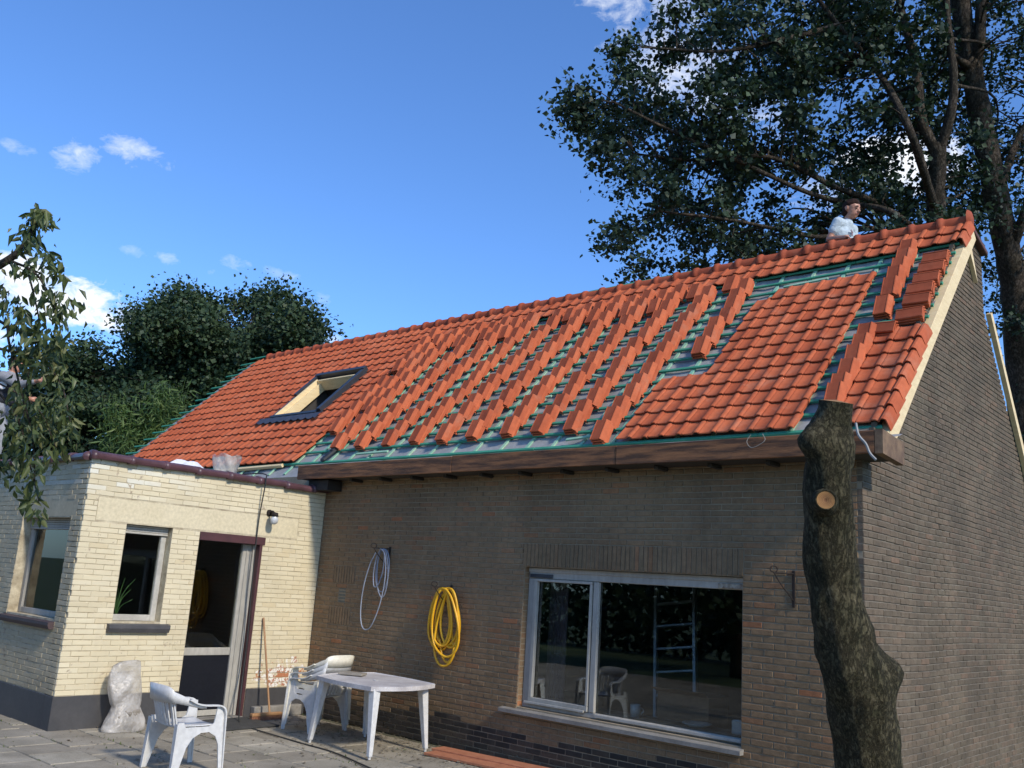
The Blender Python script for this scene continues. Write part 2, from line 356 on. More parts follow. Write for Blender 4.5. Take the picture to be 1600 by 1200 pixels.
def glass_mat():
    m = bpy.data.materials.new('window_glass'); m.use_nodes = True; n = m.node_tree; n.nodes.clear()
    o = nd(n, 'ShaderNodeOutputMaterial'); g = nd(n, 'ShaderNodeBsdfGlossy', ins={'Roughness': .015, 'Color': (.95, .97, .96, 1)})
    t = nd(n, 'ShaderNodeBsdfTransparent', ins={'Color': (.86, .88, .87, 1)})
    f = nd(n, 'ShaderNodeFresnel', ins={'IOR': 1.5}); mx = nd(n, 'ShaderNodeMixShader')
    n.links.new(mth(n, 'MULTIPLY', f.outputs[0], 1.0, clamp=True), mx.inputs[0])
    n.links.new(t.outputs[0], mx.inputs[1]); n.links.new(g.outputs[0], mx.inputs[2]); n.links.new(mx.outputs[0], o.inputs[0]); return m
M_GLASS = glass_mat()
def film_mat():
    m, n, b = newmat('cloudy_plastic_film'); b.inputs['Roughness'].default_value = .34; b.inputs['Specular IOR Level'].default_value = .5
    v = opos(n); z = noise(n, v, 6, 6, .65, .8)
    n.links.new(ramp(n, z, [(.3, (.40, .365, .31)), (.5, (.55, .51, .45)), (.72, (.68, .64, .58))]), b.inputs['Base Color'])
    n.links.new(ramp(n, noise(n, v, 4, 5, .6, .5), [(.35, (.34, .34, .34)), (.62, (.82, .82, .82))]), b.inputs['Alpha'])
    w = mth(n, 'ABSOLUTE', mth(n, 'SUBTRACT', noise(n, v, 3.2, 2, .4, .7), .5)); w2 = mth(n, 'ABSOLUTE', mth(n, 'SUBTRACT', noise(n, v, 8, 2, .4, .5), .5))
    w3 = mth(n, 'ABSOLUTE', mth(n, 'SUBTRACT', noise(n, v, 19, 2, .5, .8), .5))
    bump(n, b, mth(n, 'ADD', mth(n, 'ADD', w, mth(n, 'MULTIPLY', w2, .35)), mth(n, 'MULTIPLY', w3, .12)), .9, .08)
    t = nd(n, 'ShaderNodeBsdfTranslucent', ins={'Color': (.5, .47, .42, 1)}); mx = nd(n, 'ShaderNodeMixShader'); mx.inputs[0].default_value = .10
    out = [k for k in n.nodes if k.type == 'OUTPUT_MATERIAL'][0]
    n.links.new(b.outputs[0], mx.inputs[1]); n.links.new(t.outputs[0], mx.inputs[2]); n.links.new(mx.outputs[0], out.inputs[0]); return m
M_FILM = film_mat()
def leaf_mat(name, stops, trans=.25, rough=.5, spec=.35):
    m, n, b = newmat(name); b.inputs['Roughness'].default_value = rough; b.inputs['Specular IOR Level'].default_value = spec
    out = [k for k in n.nodes if k.type == 'OUTPUT_MATERIAL'][0]
    c = ramp(n, rnd(n), stops)
    c = mixc(n, 1.0, c, ramp(n, noise(n, wpos(n), .8, 3), [(.3, (.75, .78, .8)), (.7, (1.2, 1.18, 1.1))]), 'MULTIPLY')
    n.links.new(c, b.inputs['Base Color'])
    t = nd(n, 'ShaderNodeBsdfTranslucent'); n.links.new(mixc(n, 1.0, c, (1.2, 1.3, .6), 'MULTIPLY'), t.inputs[0])
    mx = nd(n, 'ShaderNodeMixShader'); mx.inputs[0].default_value = trans
    n.links.new(b.outputs[0], mx.inputs[1]); n.links.new(t.outputs[0], mx.inputs[2]); n.links.new(mx.outputs[0], out.inputs[0]); return m
M_POPLAR = leaf_mat('poplar_leaf', [(0, (.015, .030, .022)), (.6, (.028, .05, .030)), (1, (.05, .08, .04))], .12, .55, .25)
M_MAPLE = leaf_mat('dark_tree_leaf', [(0, (.022, .042, .022)), (.6, (.038, .066, .032)), (1, (.068, .10, .042))], .12, .55, .25)
M_BAMBOO = leaf_mat('bamboo_leaf', [(0, (.06, .11, .032)), (.6, (.095, .155, .045)), (1, (.15, .20, .065))], .25)
M_FRUIT = leaf_mat('fruit_tree_leaf', [(0, (.035, .055, .022)), (.45, (.06, .085, .03)), (.8, (.10, .125, .042)), (1, (.17, .165, .07))], .25, .45)
def bark_mat(name, c1, c2, c3, sc=1.0, bd=.03):
    m, n, b = newmat(name); b.inputs['Roughness'].default_value = .92; b.inputs['Specular IOR Level'].default_value = .15
    v = wpos(n, (sc, sc, sc*.42)); v2 = wpos(n)
    z = noise(n, v, 15, 10, .76, .35); big = noise(n, v2, 2.4*sc, 6, .68, .5); fine = noise(n, v2, 70*sc*.5, 6, .75, .3)
    ridge = mth(n, 'ABSOLUTE', mth(n, 'SUBTRACT', noise(n, v, 9, 8, .7, .25), .5))
    crack = ramp(n, ridge, [(0, (0, 0, 0)), (.07, (1, 1, 1))])
    c = ramp(n, z, [(.3, c1), (.52, c2), (.74, c3)])
    c = mixc(n, 1.0, c, ramp(n, big, [(.32, (.55, .6, .5)), (.68, (1.35, 1.28, 1.2))]), 'MULTIPLY')
    c = mixc(n, 1.0, c, mixc(n, .6, (1, 1, 1), crack), 'MULTIPLY')
    c = mixc(n, 1.0, c, ramp(n, fine, [(.3, (.65, .65, .65)), (.7, (1.3, 1.3, 1.3))]), 'MULTIPLY')
    spot = ramp(n, noise(n, v2, 34, 5, .8), [(.69, (0, 0, 0)), (.73, (1, 1, 1))])
    c = mixc(n, mth(n, 'MULTIPLY', spot, .5), c, tuple(min(1, x*2.4) for x in c3))
    n.links.new(c, b.inputs['Base Color'])
    bump(n, b, mth(n, 'ADD', mth(n, 'ADD', z, mth(n, 'MULTIPLY', fine, .4)), mth(n, 'MULTIPLY', crack, .5)), 1.0, bd); return m
M_BARK = bark_mat('poplar_bark', (.07, .055, .045), (.105, .085, .07), (.15, .125, .10), 1.4, .03)
M_TRUNK = bark_mat('mossy_trunk_bark', (.055, .050, .028), (.105, .092, .056), (.19, .162, .108), 3.4, .016)
M_CUT = simple('cut_wood', (.42, .23, .085), (.24, .11, .04), 14, .8, .3, .003)
def ring_mat(c):
    m, n, b = newmat('ringed_cut_wood'); b.inputs['Roughness'].default_value = .85
    g = nd(n, 'ShaderNodeNewGeometry'); d = nd(n, 'ShaderNodeVectorMath', operation='DISTANCE'); n.links.new(g.outputs['Position'], d.inputs[0]); d.inputs[1].default_value = tuple(c)
    dd = mth(n, 'ADD', d.outputs['Value'], mth(n, 'MULTIPLY', noise(n, wpos(n), 22, 4), .016))
    rg = mth(n, 'SINE', mth(n, 'MULTIPLY', dd, 900.0))
    col_ = ramp(n, dd, [(0, (.13, .055, .02)), (.026, (.22, .10, .035)), (.045, (.30, .145, .045)), (.062, (.38, .20, .065)), (.075, (.22, .11, .04))])
    col_ = mixc(n, .25, col_, ramp(n, rg, [(.2, (.1, .04, .015)), (.8, (.55, .3, .1))]))
    n.links.new(col_, b.inputs['Base Color']); bump(n, b, noise(n, wpos(n), 60, 6, .8), .6, .006); return m
M_TWIG = bark_mat('twig_bark', (.05, .04, .035), (.09, .075, .06), (.12, .10, .085), 6, .003)
def paving_mat():
    m, n, b = newmat('concrete_paving'); b.inputs['Roughness'].default_value = .9; b.inputs['Specular IOR Level'].default_value = .2
    v = wpos(n); c = ramp(n, rnd(n), [(0, (.29, .255, .195)), (.5, (.33, .29, .225)), (1, (.375, .335, .26))])
    c = mixc(n, 1.0, c, ramp(n, noise(n, v, 1.6, 6, .7, .3), [(.3, (.62, .62, .6)), (.7, (1.12, 1.12, 1.12))]), 'MULTIPLY')
    c = mixc(n, 1.0, c, ramp(n, noise(n, v, 70, 4, .75), [(.3, (.75, .75, .75)), (.7, (1.2, 1.2, 1.2))]), 'MULTIPLY')
    c = mixc(n, ramp(n, noise(n, v, 8, 7, .75, .3), [(.62, (0, 0, 0)), (.74, (1, 1, 1))]), c, (.10, .095, .075))
    n.links.new(c, b.inputs['Base Color']); bump(n, b, noise(n, v, 90, 4, .7), .4, .003); return m
M_PAVE = paving_mat()
M_SOIL = simple('dark_soil', (.055, .048, .034), (.085, .085, .045), 3, .95, .6, .01)
M_GRASS = simple('rough_grass', (.05, .085, .028), (.085, .11, .04), .8, .95, .8, .05)
M_SKIN = simple('skin', (.50, .24, .15), (.44, .20, .12), 8, .5)
M_SHIRT = simple('pale_tshirt', (.50, .57, .60), (.43, .50, .54), 6, .85, .9, .02, fine=16)
M_JEANS = simple('work_trousers', (.14, .15, .17), (.10, .11, .13), 6, .9)
M_HAIR = simple('dark_brown_hair', (.035, .016, .010), (.02, .010, .007), 40, .8, .6, .004, spec=.15)
M_GREYCLOTH = simple('grey_hoodie', (.29, .28, .28), (.22, .215, .22), 6, .9, .4, .006)
M_GREYTROUSER = simple('grey_work_trousers', (.33, .34, .35), (.25, .26, .27), 5, .9, .4, .006)
M_BLACKCLOTH = simple('black_shirt', (.02, .022, .028), (.03, .032, .04), 6, .85)
M_PRINT = simple('white_print', (.7, .7, .7), (.6, .6, .6), 20, .8)
M_EYE = simple('dark_eye', (.02, .015, .012), (.02, .015, .012), 5, .3)
M_LIP = simple('lip', (.40, .15, .11), (.38, .14, .10), 5, .5)
M_BULB = simple('lamp_glass', (.62, .62, .60), (.5, .5, .48), 9, .15)
# ================================================================== the ground
WY = 8.22            # front wall face
XR = -3.14           # gable wall face
XE = -10.93          # extension side face
YE = 4.79            # extension front face
g = MB(); g.add([(-900, -900, -.06), (900, -900, -.06), (900, 900, -.06), (-900, 900, -.06)], [(0, 1, 2, 3)])
tag(g.build('ground', M_GRASS), kind='structure')
g = MB(); g.box((-16, -3.0, -.05), (2.5, 8.3, -.012))
patio = g.build('patio', M_SOIL); tag(patio, kind='structure')
S = .50
slabm = []
for k in range(6):
    b = MB(); j = lambda: random.uniform(-.004, .004)
    h = S/2-.006
    top = [(-h+.006+j(), -h+.006+j(), random.uniform(-.002, .003)), (h-.006+j(), -h+.006+j(), random.uniform(-.002, .003)), (h-.006+j(), h-.006+j(), random.uniform(-.002, .003)), (-h+.006+j(), h-.006+j(), random.uniform(-.002, .003))]
    mid = [(-h, -h, -.008), (h, -h, -.008), (h, h, -.008), (-h, h, -.008)]
    lo = [(x, y, -.035) for x, y, z in mid]
    b.add(top+mid+lo, [(0, 1, 2, 3)] + [(4+i, 4+(i+1) % 4, (i+1) % 4, i) for i in range(4)] + [(8+i, 8+(i+1) % 4, 4+(i+1) % 4, 4+i) for i in range(4)])
    slabm.append(b.mesh('paving_slab', M_PAVE))
rest = MB(); ia = 0
y = 8.1 - S/2; row = 0
while y > -2.7:
    x = -15.7 + (S/2 if row % 2 else 0)
    while x < 2.2:
        if not (x < XE-.2 and y > YE+.2):
            near = (3.6 < y) and (-13.2 < x < -5.2)
            z = random.uniform(-.004, .004); rz = random.uniform(-.006, .006)
            me = slabm[random.randrange(6)]
            if near and ia < 300:
                o = obj('paving_slab', me, patio, M=Matrix.Translation((x, y, z)) @ Matrix.Rotation(rz, 4, 'Z')); ia += 1
            else:
                b = len(rest.v); rest.add([(v.co.x+x, v.co.y+y, v.co.z+z) for v in me.vertices], [tuple(p.vertices) for p in me.polygons])
        x += S
    y -= S; row += 1
tag(rest.build('paving_slab_field', M_PAVE, patio), kind='stuff')
# dirt, crumbs and dry leaf bits lying along the wall
V = []; F = []
n = 1500
for i in range(n):
    if i < 950: x = random.uniform(-10.6, -6.0); yy = 8.15 - abs(random.gauss(0, .55))
    else: x = random.uniform(-12, -6.5); yy = random.uniform(4.6, 8.0)
    if yy < 4.3: continue
    s = abs(random.gauss(.010, .006)) + .004; a = random.uniform(0, 6.28); b0 = len(V)
    for k in range(4):
        V.append((x+s*math.cos(a+k*1.57)*random.uniform(.5, 1.3), yy+s*math.sin(a+k*1.57)*random.uniform(.5, 1.3), .006+random.uniform(0, .012)))
    F.append((b0, b0+1, b0+2, b0+3))
deb = MB(); deb.add(V, F)
tag(deb.build('dirt_and_leaf_crumbs', simple('leaf_crumbs', (.10, .08, .055), (.22, .18, .12), 30, .9)), 'dry leaf crumbs and dirt scattered over the paving', 'debris', kind='stuff')

# ================================================================== bricks
def brick_geo(L, H, D=.055, jit=.0022, seed=None):
    """brick lying along +x, face towards -y at y=0, origin at lower left"""
    q = lambda: random.uniform(-jit, jit)
    e = .004; dep = random.uniform(-.003, .0015)
    f = [(e+q(), dep+q()*.4, e+q()), (L-e+q(), dep+q()*.4, e+q()), (L-e+q(), dep+q()*.4, H-e+q()), (e+q(), dep+q()*.4, H-e+q())]
    m = [(q()*.5, .005, q()*.5), (L+q()*.5, .005, q()*.5), (L+q()*.5, .005, H+q()*.5), (q()*.5, .005, H+q()*.5)]
    k = [(0, D, 0), (L, D, 0), (L, D, H), (0, D, H)]
    return f+m+k, [(0, 1, 2, 3)] + [(4+i, 4+(i+1) % 4, (i+1) % 4, i) for i in range(4)] + [(8+i, 8+(i+1) % 4, 4+(i+1) % 4, 4+i) for i in range(4)]
CH, BL, JT = .0613, .214, .010          # course, brick length, joint
def clip(a, b, holes):
    segs = [(a, b)]
    for h0, h1 in holes:
        ns = []
        for s0, s1 in segs:
            if h1 <= s0 or h0 >= s1: ns.append((s0, s1)); continue
            if h0 > s0: ns.append((s0, h0))
            if h1 < s1: ns.append((h1, s1))
        segs = ns
    return segs
def layout(s0, s1f, z0, z1, holes, bond=.5, s0f=None, ch=CH, bl=BL, jt=JT):
    """yield (s, z, length) of bricks; holes = (sa,sb,za,zb)"""
    out = []; k = 0; z = z0
    while z + ch*.6 < z1:
        a = s0f(z) if s0f else s0; b = s1f(z) if callable(s1f) else s1f
        hs = [(h[0]-jt/2, h[1]+jt/2) for h in holes if h[2] < z+ch*.5 < h[3]]
        off = (k % 2)*bond*(bl+jt) + random.uniform(-.012, .012)
        segs = clip(a, b, hs)
        for (sa, sb) in segs:
            n0 = math.floor((sa-s0-off)/(bl+jt)); x = s0+off+n0*(bl+jt)
            edge = sa
            cuts = []
            while x < sb:
                cuts.append(x); x += (bl+jt) if random.random() > .06 else (bl+jt)
            cuts.append(sb+jt/2)
            prev = sa
            for c in cuts:
                e = min(c-jt/2, sb)
                if c <= sa+.03: prev = max(sa, c+jt/2) if c > sa else sa; continue
                if sb-e < .035 and e < sb: continue
                if e-prev > .02: out.append((prev, z, e-prev))
                prev = max(c+jt/2, sa)
        z += ch; k += 1
    return out

house = empty('brick_house', (XR, WY, 0), 'brown brick house with a half finished orange tile roof', 'house')
INV = Matrix.Translation((-XR, -WY, 0))
def hpart(mb, name, mats, parent=None, smooth=False):
    """part given in world coordinates"""
    o = mb.build(name, mats, parent or house, smooth)
    if parent is None: o.matrix_local = INV
    return o

# ---- front wall
WIN = (-7.06, -4.31, .585, 2.125)
fw = MB(); yb0, yb1 = WY+.007, WY+.25
for lo, hi in (((-18.7, 0), (WIN[0], 3.3)), ((WIN[1], 0), (XR-.012, 3.3)), ((WIN[0], 0), (WIN[1], WIN[2])), ((WIN[0], WIN[3]), (WIN[1], 3.3))):
    fw.box((lo[0], yb0, lo[1]), (hi[0], yb1, hi[1]))
front_wall = hpart(fw, 'front_wall', M_MORTAR)
VENT = (-10.415, -10.265, 1.52, 1.75)
SOLD = [(-7.09, -4.30, 2.125, 2.375), (-10.56, -10.10, 1.765, 2.015), (-10.58, -10.12, 1.255, 1.505)]
bricks = layout(XE+.002, XR-.054, .006, 3.27, [WIN, VENT]+SOLD)
bl_sorted = sorted(range(len(bricks)), key=lambda i: -(bricks[i][0]+.35*bricks[i][1]))
full = [i for i in bl_sorted if abs(bricks[i][2]-BL) < .004 and bricks[i][1] > .35]
single = set(full[:300])
var = [MB().add(*brick_geo(BL, CH-JT)).mesh('brick', M_BRICK) for _ in range(24)]
bw = MB()
for i, (s, z, L) in enumerate(bricks):
    if i in single:
        obj('brick', var[random.randrange(24)], front_wall, M=Matrix.Translation((s, WY, z)))
    else:
        v, f = brick_geo(L, CH-JT)
        dark = z < .30+.05*math.sin(s*2.1)+random.uniform(-.05, .03)
        bw.add([(a+s, b+WY, c+z) for a, b, c in v], f, 1 if dark else 0)
for (x0, x1, z0, z1) in SOLD:                       # upright brick panels and lintel
    if z0 < 2.1: z0 = .006+CH*round((z0-.006)/CH-.02)-.004
    z1 = .006+CH*math.floor((z1-.006)/CH+.5+.01)-.004
    nn_ = round((x1-x0)/.0565); pitch = (x1-x0)/nn_
    for q_ in range(nn_):
        v, f = brick_geo(pitch-.010, z1-z0-.012, jit=.0016)
        bw.add([(a+x0+.005+q_*pitch, b+WY-.003, c+z0+.006) for a, b, c in v], f, 0)
tag(bw.build('brickwork', [M_BRICK, M_TAR], front_wall), kind='stuff')
# window reveal bricks (side faces of the opening)
rv = MB()
for xx, d in ((WIN[0], -1), (WIN[1], 1)):
    z = WIN[2]+.01; k = 0
    while z < WIN[3]-.05:
        L = .10 if k % 2 else .085
        lo = (xx-.03 if d < 0 else xx-.002, WY+.012, z); hi = (xx+.002 if d < 0 else xx+.03, WY+.012+L, z+CH-JT)
        rv.box(lo, hi); z += CH; k += 1
tag(rv.build('reveal_brickwork', M_BRICK, front_wall), kind='stuff')
vt = MB()
for k in range(5): vt.box((VENT[0]+.008, WY+.004, VENT[2]+.012+k*.043), (VENT[1]-.008, WY+.03, VENT[2]+.034+k*.043))
vt.box((VENT[0], WY+.02, VENT[2]), (VENT[1], WY+.05, VENT[3]))
hpart(vt, 'vent_grille', simple('grey_green_vent', (.13, .14, .11), (.09, .095, .075), 9, .8))

# ---- gable wall
def gy0(z): return WY + (0 if z < 3.2 else (z-3.2)*1.0-.02)
def gy1(z):
    if z > 5.72: return 12.40
    return 12.40 + (5.72-z)/1.2375
GT = 6.62
poly = [(XR-.008, WY+.012, 0), (XR-.008, WY+.012, 3.22), (XR-.008, 11.62, 6.55), (XR-.008, 11.95, 6.60), (XR-.008, 12.38, 6.60), (XR-.008, 12.38, 5.72), (XR-.008, 14.6, 2.95), (XR-.008, 14.6, 0)]
gw = MB().prism(poly, (-.24, 0, 0))
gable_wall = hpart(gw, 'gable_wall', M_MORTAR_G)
gb = MB()
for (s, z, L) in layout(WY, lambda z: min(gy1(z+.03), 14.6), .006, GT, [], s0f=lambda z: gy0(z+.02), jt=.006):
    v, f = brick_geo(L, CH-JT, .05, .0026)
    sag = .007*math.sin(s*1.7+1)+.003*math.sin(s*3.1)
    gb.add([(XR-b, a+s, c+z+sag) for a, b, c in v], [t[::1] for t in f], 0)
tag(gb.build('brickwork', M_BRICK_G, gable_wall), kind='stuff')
# other outer walls, seen only from the side
ow = MB(); ow.box((-18.7, WY+.26, 0), (-18.45, 14.6, 3.2)); ow.box((-18.44, 14.35, 0), (XR-.26, 14.6, 2.9))
ow.prism([(-18.7, 8.9, 3.2), (-18.7, 14.4, 3.1), (-18.7, 11.68, 6.45)], (.25, 0, 0))
hpart(ow, 'rear_and_end_wall', M_BRICK)

# ---- big window in the front wall
win = empty('window', (0, 0, 0), parent=house); win.matrix_local = INV
x0, x1, z0, z1 = WIN; yf = WY+.085
f = MB()
f.bevbox((x0+.003, yf, z1-.125), (x1-.003, yf+.07, z1-.003), .006)                   # head
f.bevbox((x0+.003, yf-.012, z1-.055), (x1-.003, yf+.05, z1-.0045), .005)
f.bevbox((x0+.003, yf, z0+.06), (x0+.10, yf+.07, z1-.127), .006)                    # left jamb
f.bevbox((x1-.028, yf+.003, z0+.06), (x1-.003, yf+.07, z1-.127), .004)              # right jamb
f.bevbox((x0+.003, yf, z0+.003), (x1-.003, yf+.07, z0+.058), .006)                  # bottom
f.bevbox((-6.125, yf-.006, z0+.059), (-6.055, yf+.068, z1-.128), .006)               # mullion
f.build('frame', M_ALU, win)
s = MB(); yS = yf-.02
a0, a1, b0, b1 = x0+.101, -6.136, z0+.061, z1-.128
for lo, hi in (((a0, b0), (a1, b0+.055)), ((a0, b1-.03), (a1, b1)), ((a0, b0+.056), (a0+.045, b1-.031)), ((a1-.03, b0+.056), (a1, b1-.031))):
    s.bevbox((lo[0], yS, lo[1]), (hi[0], yS+.05, hi[1]), .004)
s.build('sash_frame', M_ALU, win)
s = MB(); s.bevbox((a0-.04, yS-.022, b0-.012), (a1-.03, yS-.004, b0+.012), .003); s.build('sash_drip_rail', M_ALU_LIGHT, win)
s = MB(); s.bevbox((-6.03, yf-.026, z0+.02), (x1-.03, yf-.006, z0+.052), .003); s.build('fixed_light_drip_rail', M_ALU_LIGHT, win)
for (pa, pb, nm) in ((a0+.03, a1-.02, 'pane'), (-6.05, x1-.02, 'pane')):
    p = MB(); p.box((pa, yf+.03, z0+.05), (pb, yf+.036, z1-.12)); p.build(nm, M_GLASS, win)
s = MB(); s.bevbox((x0+.03, yf-.016, z1-.115), (x0+.36, yf-.002, z1-.075), .003); s.build('vent_strip', M_DARK_METAL, win)
s = MB(); s.bevbox((x1-.30, yf-.015, z1-.118), (x1-.02, yf-.001, z1-.070), .004); s.build('rusty_blind_bracket', simple('rusty_cream', (.42, .37, .28), (.16, .10, .06), 26, .8), win)
s = MB(); s.hexa([(x0-.21, WY-.075, z0-.068), (x1+.03, WY-.075, z0-.068), (x1+.03, WY+.12, z0-.062), (x0-.21, WY+.12, z0-.062),
                  (x0-.21, WY-.075, z0-.028), (x1+.03, WY-.075, z0-.028), (x1+.03, WY+.12, z0+.002), (x0-.21, WY+.12, z0+.002)])
s.build('sill', M_STONE, win)
# the room behind it
rm = MB()
rx0, rx1, ry0, ry1, rz1 = -10.4, XR-.30, WY+.26, WY+4.2, 2.6
rm.add([(rx0, ry1, .3), (rx1, ry1, .3), (rx1, ry1, rz1), (rx0, ry1, rz1), (rx0, ry0, .3), (rx1, ry0, .3), (rx1, ry0, rz1), (rx0, ry0, rz1)],
       [(0, 3, 2, 1), (4, 0, 1, 5), (7, 6, 2, 3), (4, 7, 3, 0), (5, 1, 2, 6)])
rm.add([(rx0, ry0-.003, .3), (WIN[0], ry0-.003, .3), (WIN[0], ry0-.003, rz1), (rx0, ry0-.003, rz1)], [(0, 1, 2, 3)])
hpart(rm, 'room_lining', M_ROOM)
b = MB(); b.bevbox((WIN[0]-.05, WY+.262, .57), (WIN[1]+.05, WY+.56, .640), .008); hpart(b, 'inner_window_board', M_STONE)

# ================================================================== the roof
P0 = np.array([0, 11.68, 6.75]); EV = np.array([0, 8.46, 3.51]); SL = (EV-P0)/np.linalg.norm(EV-P0)
UPS = -SL; NR = np.cross([1, 0, 0], UPS); NR = NR if NR[2] > 0 else -NR
def RP(x, v, off=0.0): return np.array([x, 0, 0]) + P0 + SL*v + NR*off
RF = Matrix(((1, 0, 0, 0), (0, UPS[1], NR[1], 0), (0, UPS[2], NR[2], 0), (0, 0, 0, 1)))
def RM(x, v, off=0.0, rz=0.0, rx=0.0):
    """frame on the roof: X along the eave, Y up the slope, Z outwards"""
    return Matrix.Translation(tuple(RP(x, v, off))) @ RF @ Matrix.Rotation(rx, 4, 'X') @ Matrix.Rotation(rz, 4, 'Z')
roof = empty('roof', (0, 0, 0), parent=house); roof.matrix_local = INV
GA, TW, V0 = .2527, .2145, 4.42
def vrow(k): return V0 - GA*k
XL = -18.62
def onroof(mb, x0, x1, v0, v1, o0, o1, mi=0, bev=0):
    """box in roof space"""
    M = Matrix.Translation(tuple(P0)) @ RF
    if bev: mb.bevbox((x0, -v1, o0), (x1, -v0, o1), bev, mi, M)
    else: mb.box((x0, -v1, o0), (x1, -v0, o1), mi, M)
    return mb
# membrane with wrinkles, laid over the rafters
nx, nv = 150, 44
V = np.zeros((nx+1, nv+1, 3))
for i in range(nx+1):
    for k in range(nv+1):
        x = XL-.45 + (XR+.03-XL+.45)*i/nx; v = 4.75*k/nv if x < XE-.2 else 4.62*k/nv
        w = -.098 + .006*math.sin(x*6.28/.45) + .004*math.sin(x*17+v*5) + .004*math.sin(v*21+x*3)
        V[i, k] = RP(x, v, w)
SKY = (-14.62, -13.20, 1.66, 2.95)
idx = lambda i, k: i*(nv+1)+k
Fq = []
for i in range(nx):
    for k in range(nv):
        c = (V[i, k]+V[i+1, k+1])/2; vv = np.dot(c-P0, SL)
        if SKY[0]+.12 < c[0] < SKY[1]-.12 and SKY[2]+.1 < vv < SKY[3]-.1: continue
        Fq.append((idx(i, k), idx(i, k+1), idx(i+1, k+1), idx(i+1, k)))
obj('roof_membrane', fastmesh('roof_membrane', V.reshape(-1, 3), np.array(Fq), M_UNDERLAY, True), roof)
# plywood deck / rafters under it and the rear slope
d = MB()
for x in np.arange(XL+.1, XR-.1, .9):
    if SKY[0] < x < SKY[1]: continue
    onroof(d, x, x+.05, .05, 4.62, -.28, -.125)
d.build('rafter', M_BROWN_WOOD, roof)
rs = MB()
rs.hexa([(XL, 11.66, 6.46), (XR-.02, 11.66, 6.46), (XR-.02, 14.95, 2.40), (XL, 14.95, 2.40), (XL, 11.66, 6.58), (XR-.02, 11.66, 6.58), (XR-.02, 14.95, 2.52), (XL, 14.95, 2.52)])
rs.build('rear_slope', M_TILE, roof)
# counter battens (up the slope) and battens (along the eave)
x = XL+.05
k = 0
while x < XR-.1:
    b = MB(); lo = 4.66 if x < XE-.3 else 4.60
    if SKY[0]-.03 < x < SKY[1]: onroof(b, x, x+.045, .05, SKY[2]-.06, -.092, -.073); onroof(b, x, x+.045, SKY[3]+.06, lo, -.092, -.073)
    else: onroof(b, x, x+.045, .05, lo, -.092, -.073)
    b.build('counter_batten', M_GREEN_PALE, roof); x += .44+.02*math.sin(k*1.7); k += 1
for k in range(-1, 18):
    v = vrow(k)-.285 if k >= 0 else 4.395
    if k == -1: v = 4.43
    cuts = [-19.25+random.uniform(-.15, .1)]
    while cuts[-1] < XR-3.2: cuts.append(min(cuts[-1]+random.choice((2.4, 3.0, 3.6)), XR-.6))
    cuts.append(XR+.05)
    for a, b2 in zip(cuts[:-1], cuts[1:]):
        segs = clip(a+.003, b2-.003, [(SKY[0]-.03, SKY[1]+.03)] if SKY[2]-.05 < v < SKY[3]+.05 else [])
        for s0, s1 in segs:
            b = MB(); dz = random.uniform(-.003, .003)
            onroof(b, s0, s1, v-.021+dz, v+.021+dz, -.0725, -.046+dz, bev=.003)
            b.build('batten', M_GREEN, roof)
# short loose batten ends lying about
for (x, v, rz, L) in ((-6.9, 4.33, .1, .5), (-7.5, 2.75, -.35, .35), (-8.3, 3.3, .12, .5), (-5.2, 1.05, .05, .6), (-10.9, 4.32, .02, .7), (-6.0, 2.1, 1.3, .3)):
    b = MB(); b.bevbox((0, 0, 0), (L, .04, .024), .003); o = b.build('batten_offcut', M_GREEN_PALE, roof); o.matrix_local = RM(x, v, -.048, rz)

# ---- interlocking tiles
def tile_mesh(name='roof_tile', left_roll=False):
    """origin lower left of pitch, X right, Y up slope, Z out; flat pan with a roll on the right"""
    prof = [(-.004, .004), (.008, .010), (.018, .001), (.075, -.001), (.134, .001), (.146, .009), (.154, .018), (.176, .021), (.198, .018), (.214, .000)]
    L = .30; n = len(prof); V = []; th = .012
    for (y, dz) in ((0, 0), (.010, .002), (L, -.026)):
        for (x, z) in prof: V.append((x, y, z+dz))
    for (x, z) in prof: V.append((x, 0.001, z-th))
    F = []
    for r in range(2):
        for i in range(n-1): F.append((r*n+i, r*n+i+1, (r+1)*n+i+1, (r+1)*n+i))
    for i in range(n-1): F.append((3*n+i, 3*n+i+1, i+1, i))
    b = len(V); x, z = prof[-1]
    V += [(x, 0, z-th-.006), (x, L, z-.034-th-.006)]
    F += [(b, b+1, 2*n+n-1, n-1)]
    b = len(V); x, z = prof[0]; V += [(x, 0, z-th), (x, L, z-.034-th)]; F += [(b+1, b, 0, 2*n)]
    return V, F
tv, tf = tile_mesh()
def tile_me(mat):
    j = MB().add(tv, tf); return j.mesh('roof_tile', mat, True)
tile_vars = []
for q in range(5):
    b = MB(); b.add([(x+random.uniform(-.001, .001), y+random.uniform(-.0015, .0015), z+random.uniform(-.001, .001)) for x, y, z in tv], tf)
    tile_vars.append(b.mesh('roof_tile', M_TILE, True))
laid = []
XB = -3.955                                   # right edge of the main laid block
for k in range(0, 17):
    c = 0
    while True:                                # left block
        x = -12.35 - TW*(c+1)
        if x < -18.75: break
        v = vrow(k)
        if not (SKY[0]-.07 < x+TW/2 < SKY[1]+.07 and SKY[2]-.12 < v-.12 < SKY[3]+.16): laid.append((x, k))
        c += 1
for c in range(1, 11):                         # right block
    for k in range(0, 13):
        x = XB - TW*c
        if c > 7 and k > 4: continue
        if c > 6 and k > 11: continue
        if c > 5 and k > 12: continue
        laid.append((x, k))
for c in range(0, 2):
    for k in range(0, 7): laid.append((-3.545+TW*c, k))
x = -3.33; 
while x > -12.4:                               # two courses below the ridge all along
    laid += [(x+.215-TW, 15), (x+.215-TW, 16)]; x -= TW
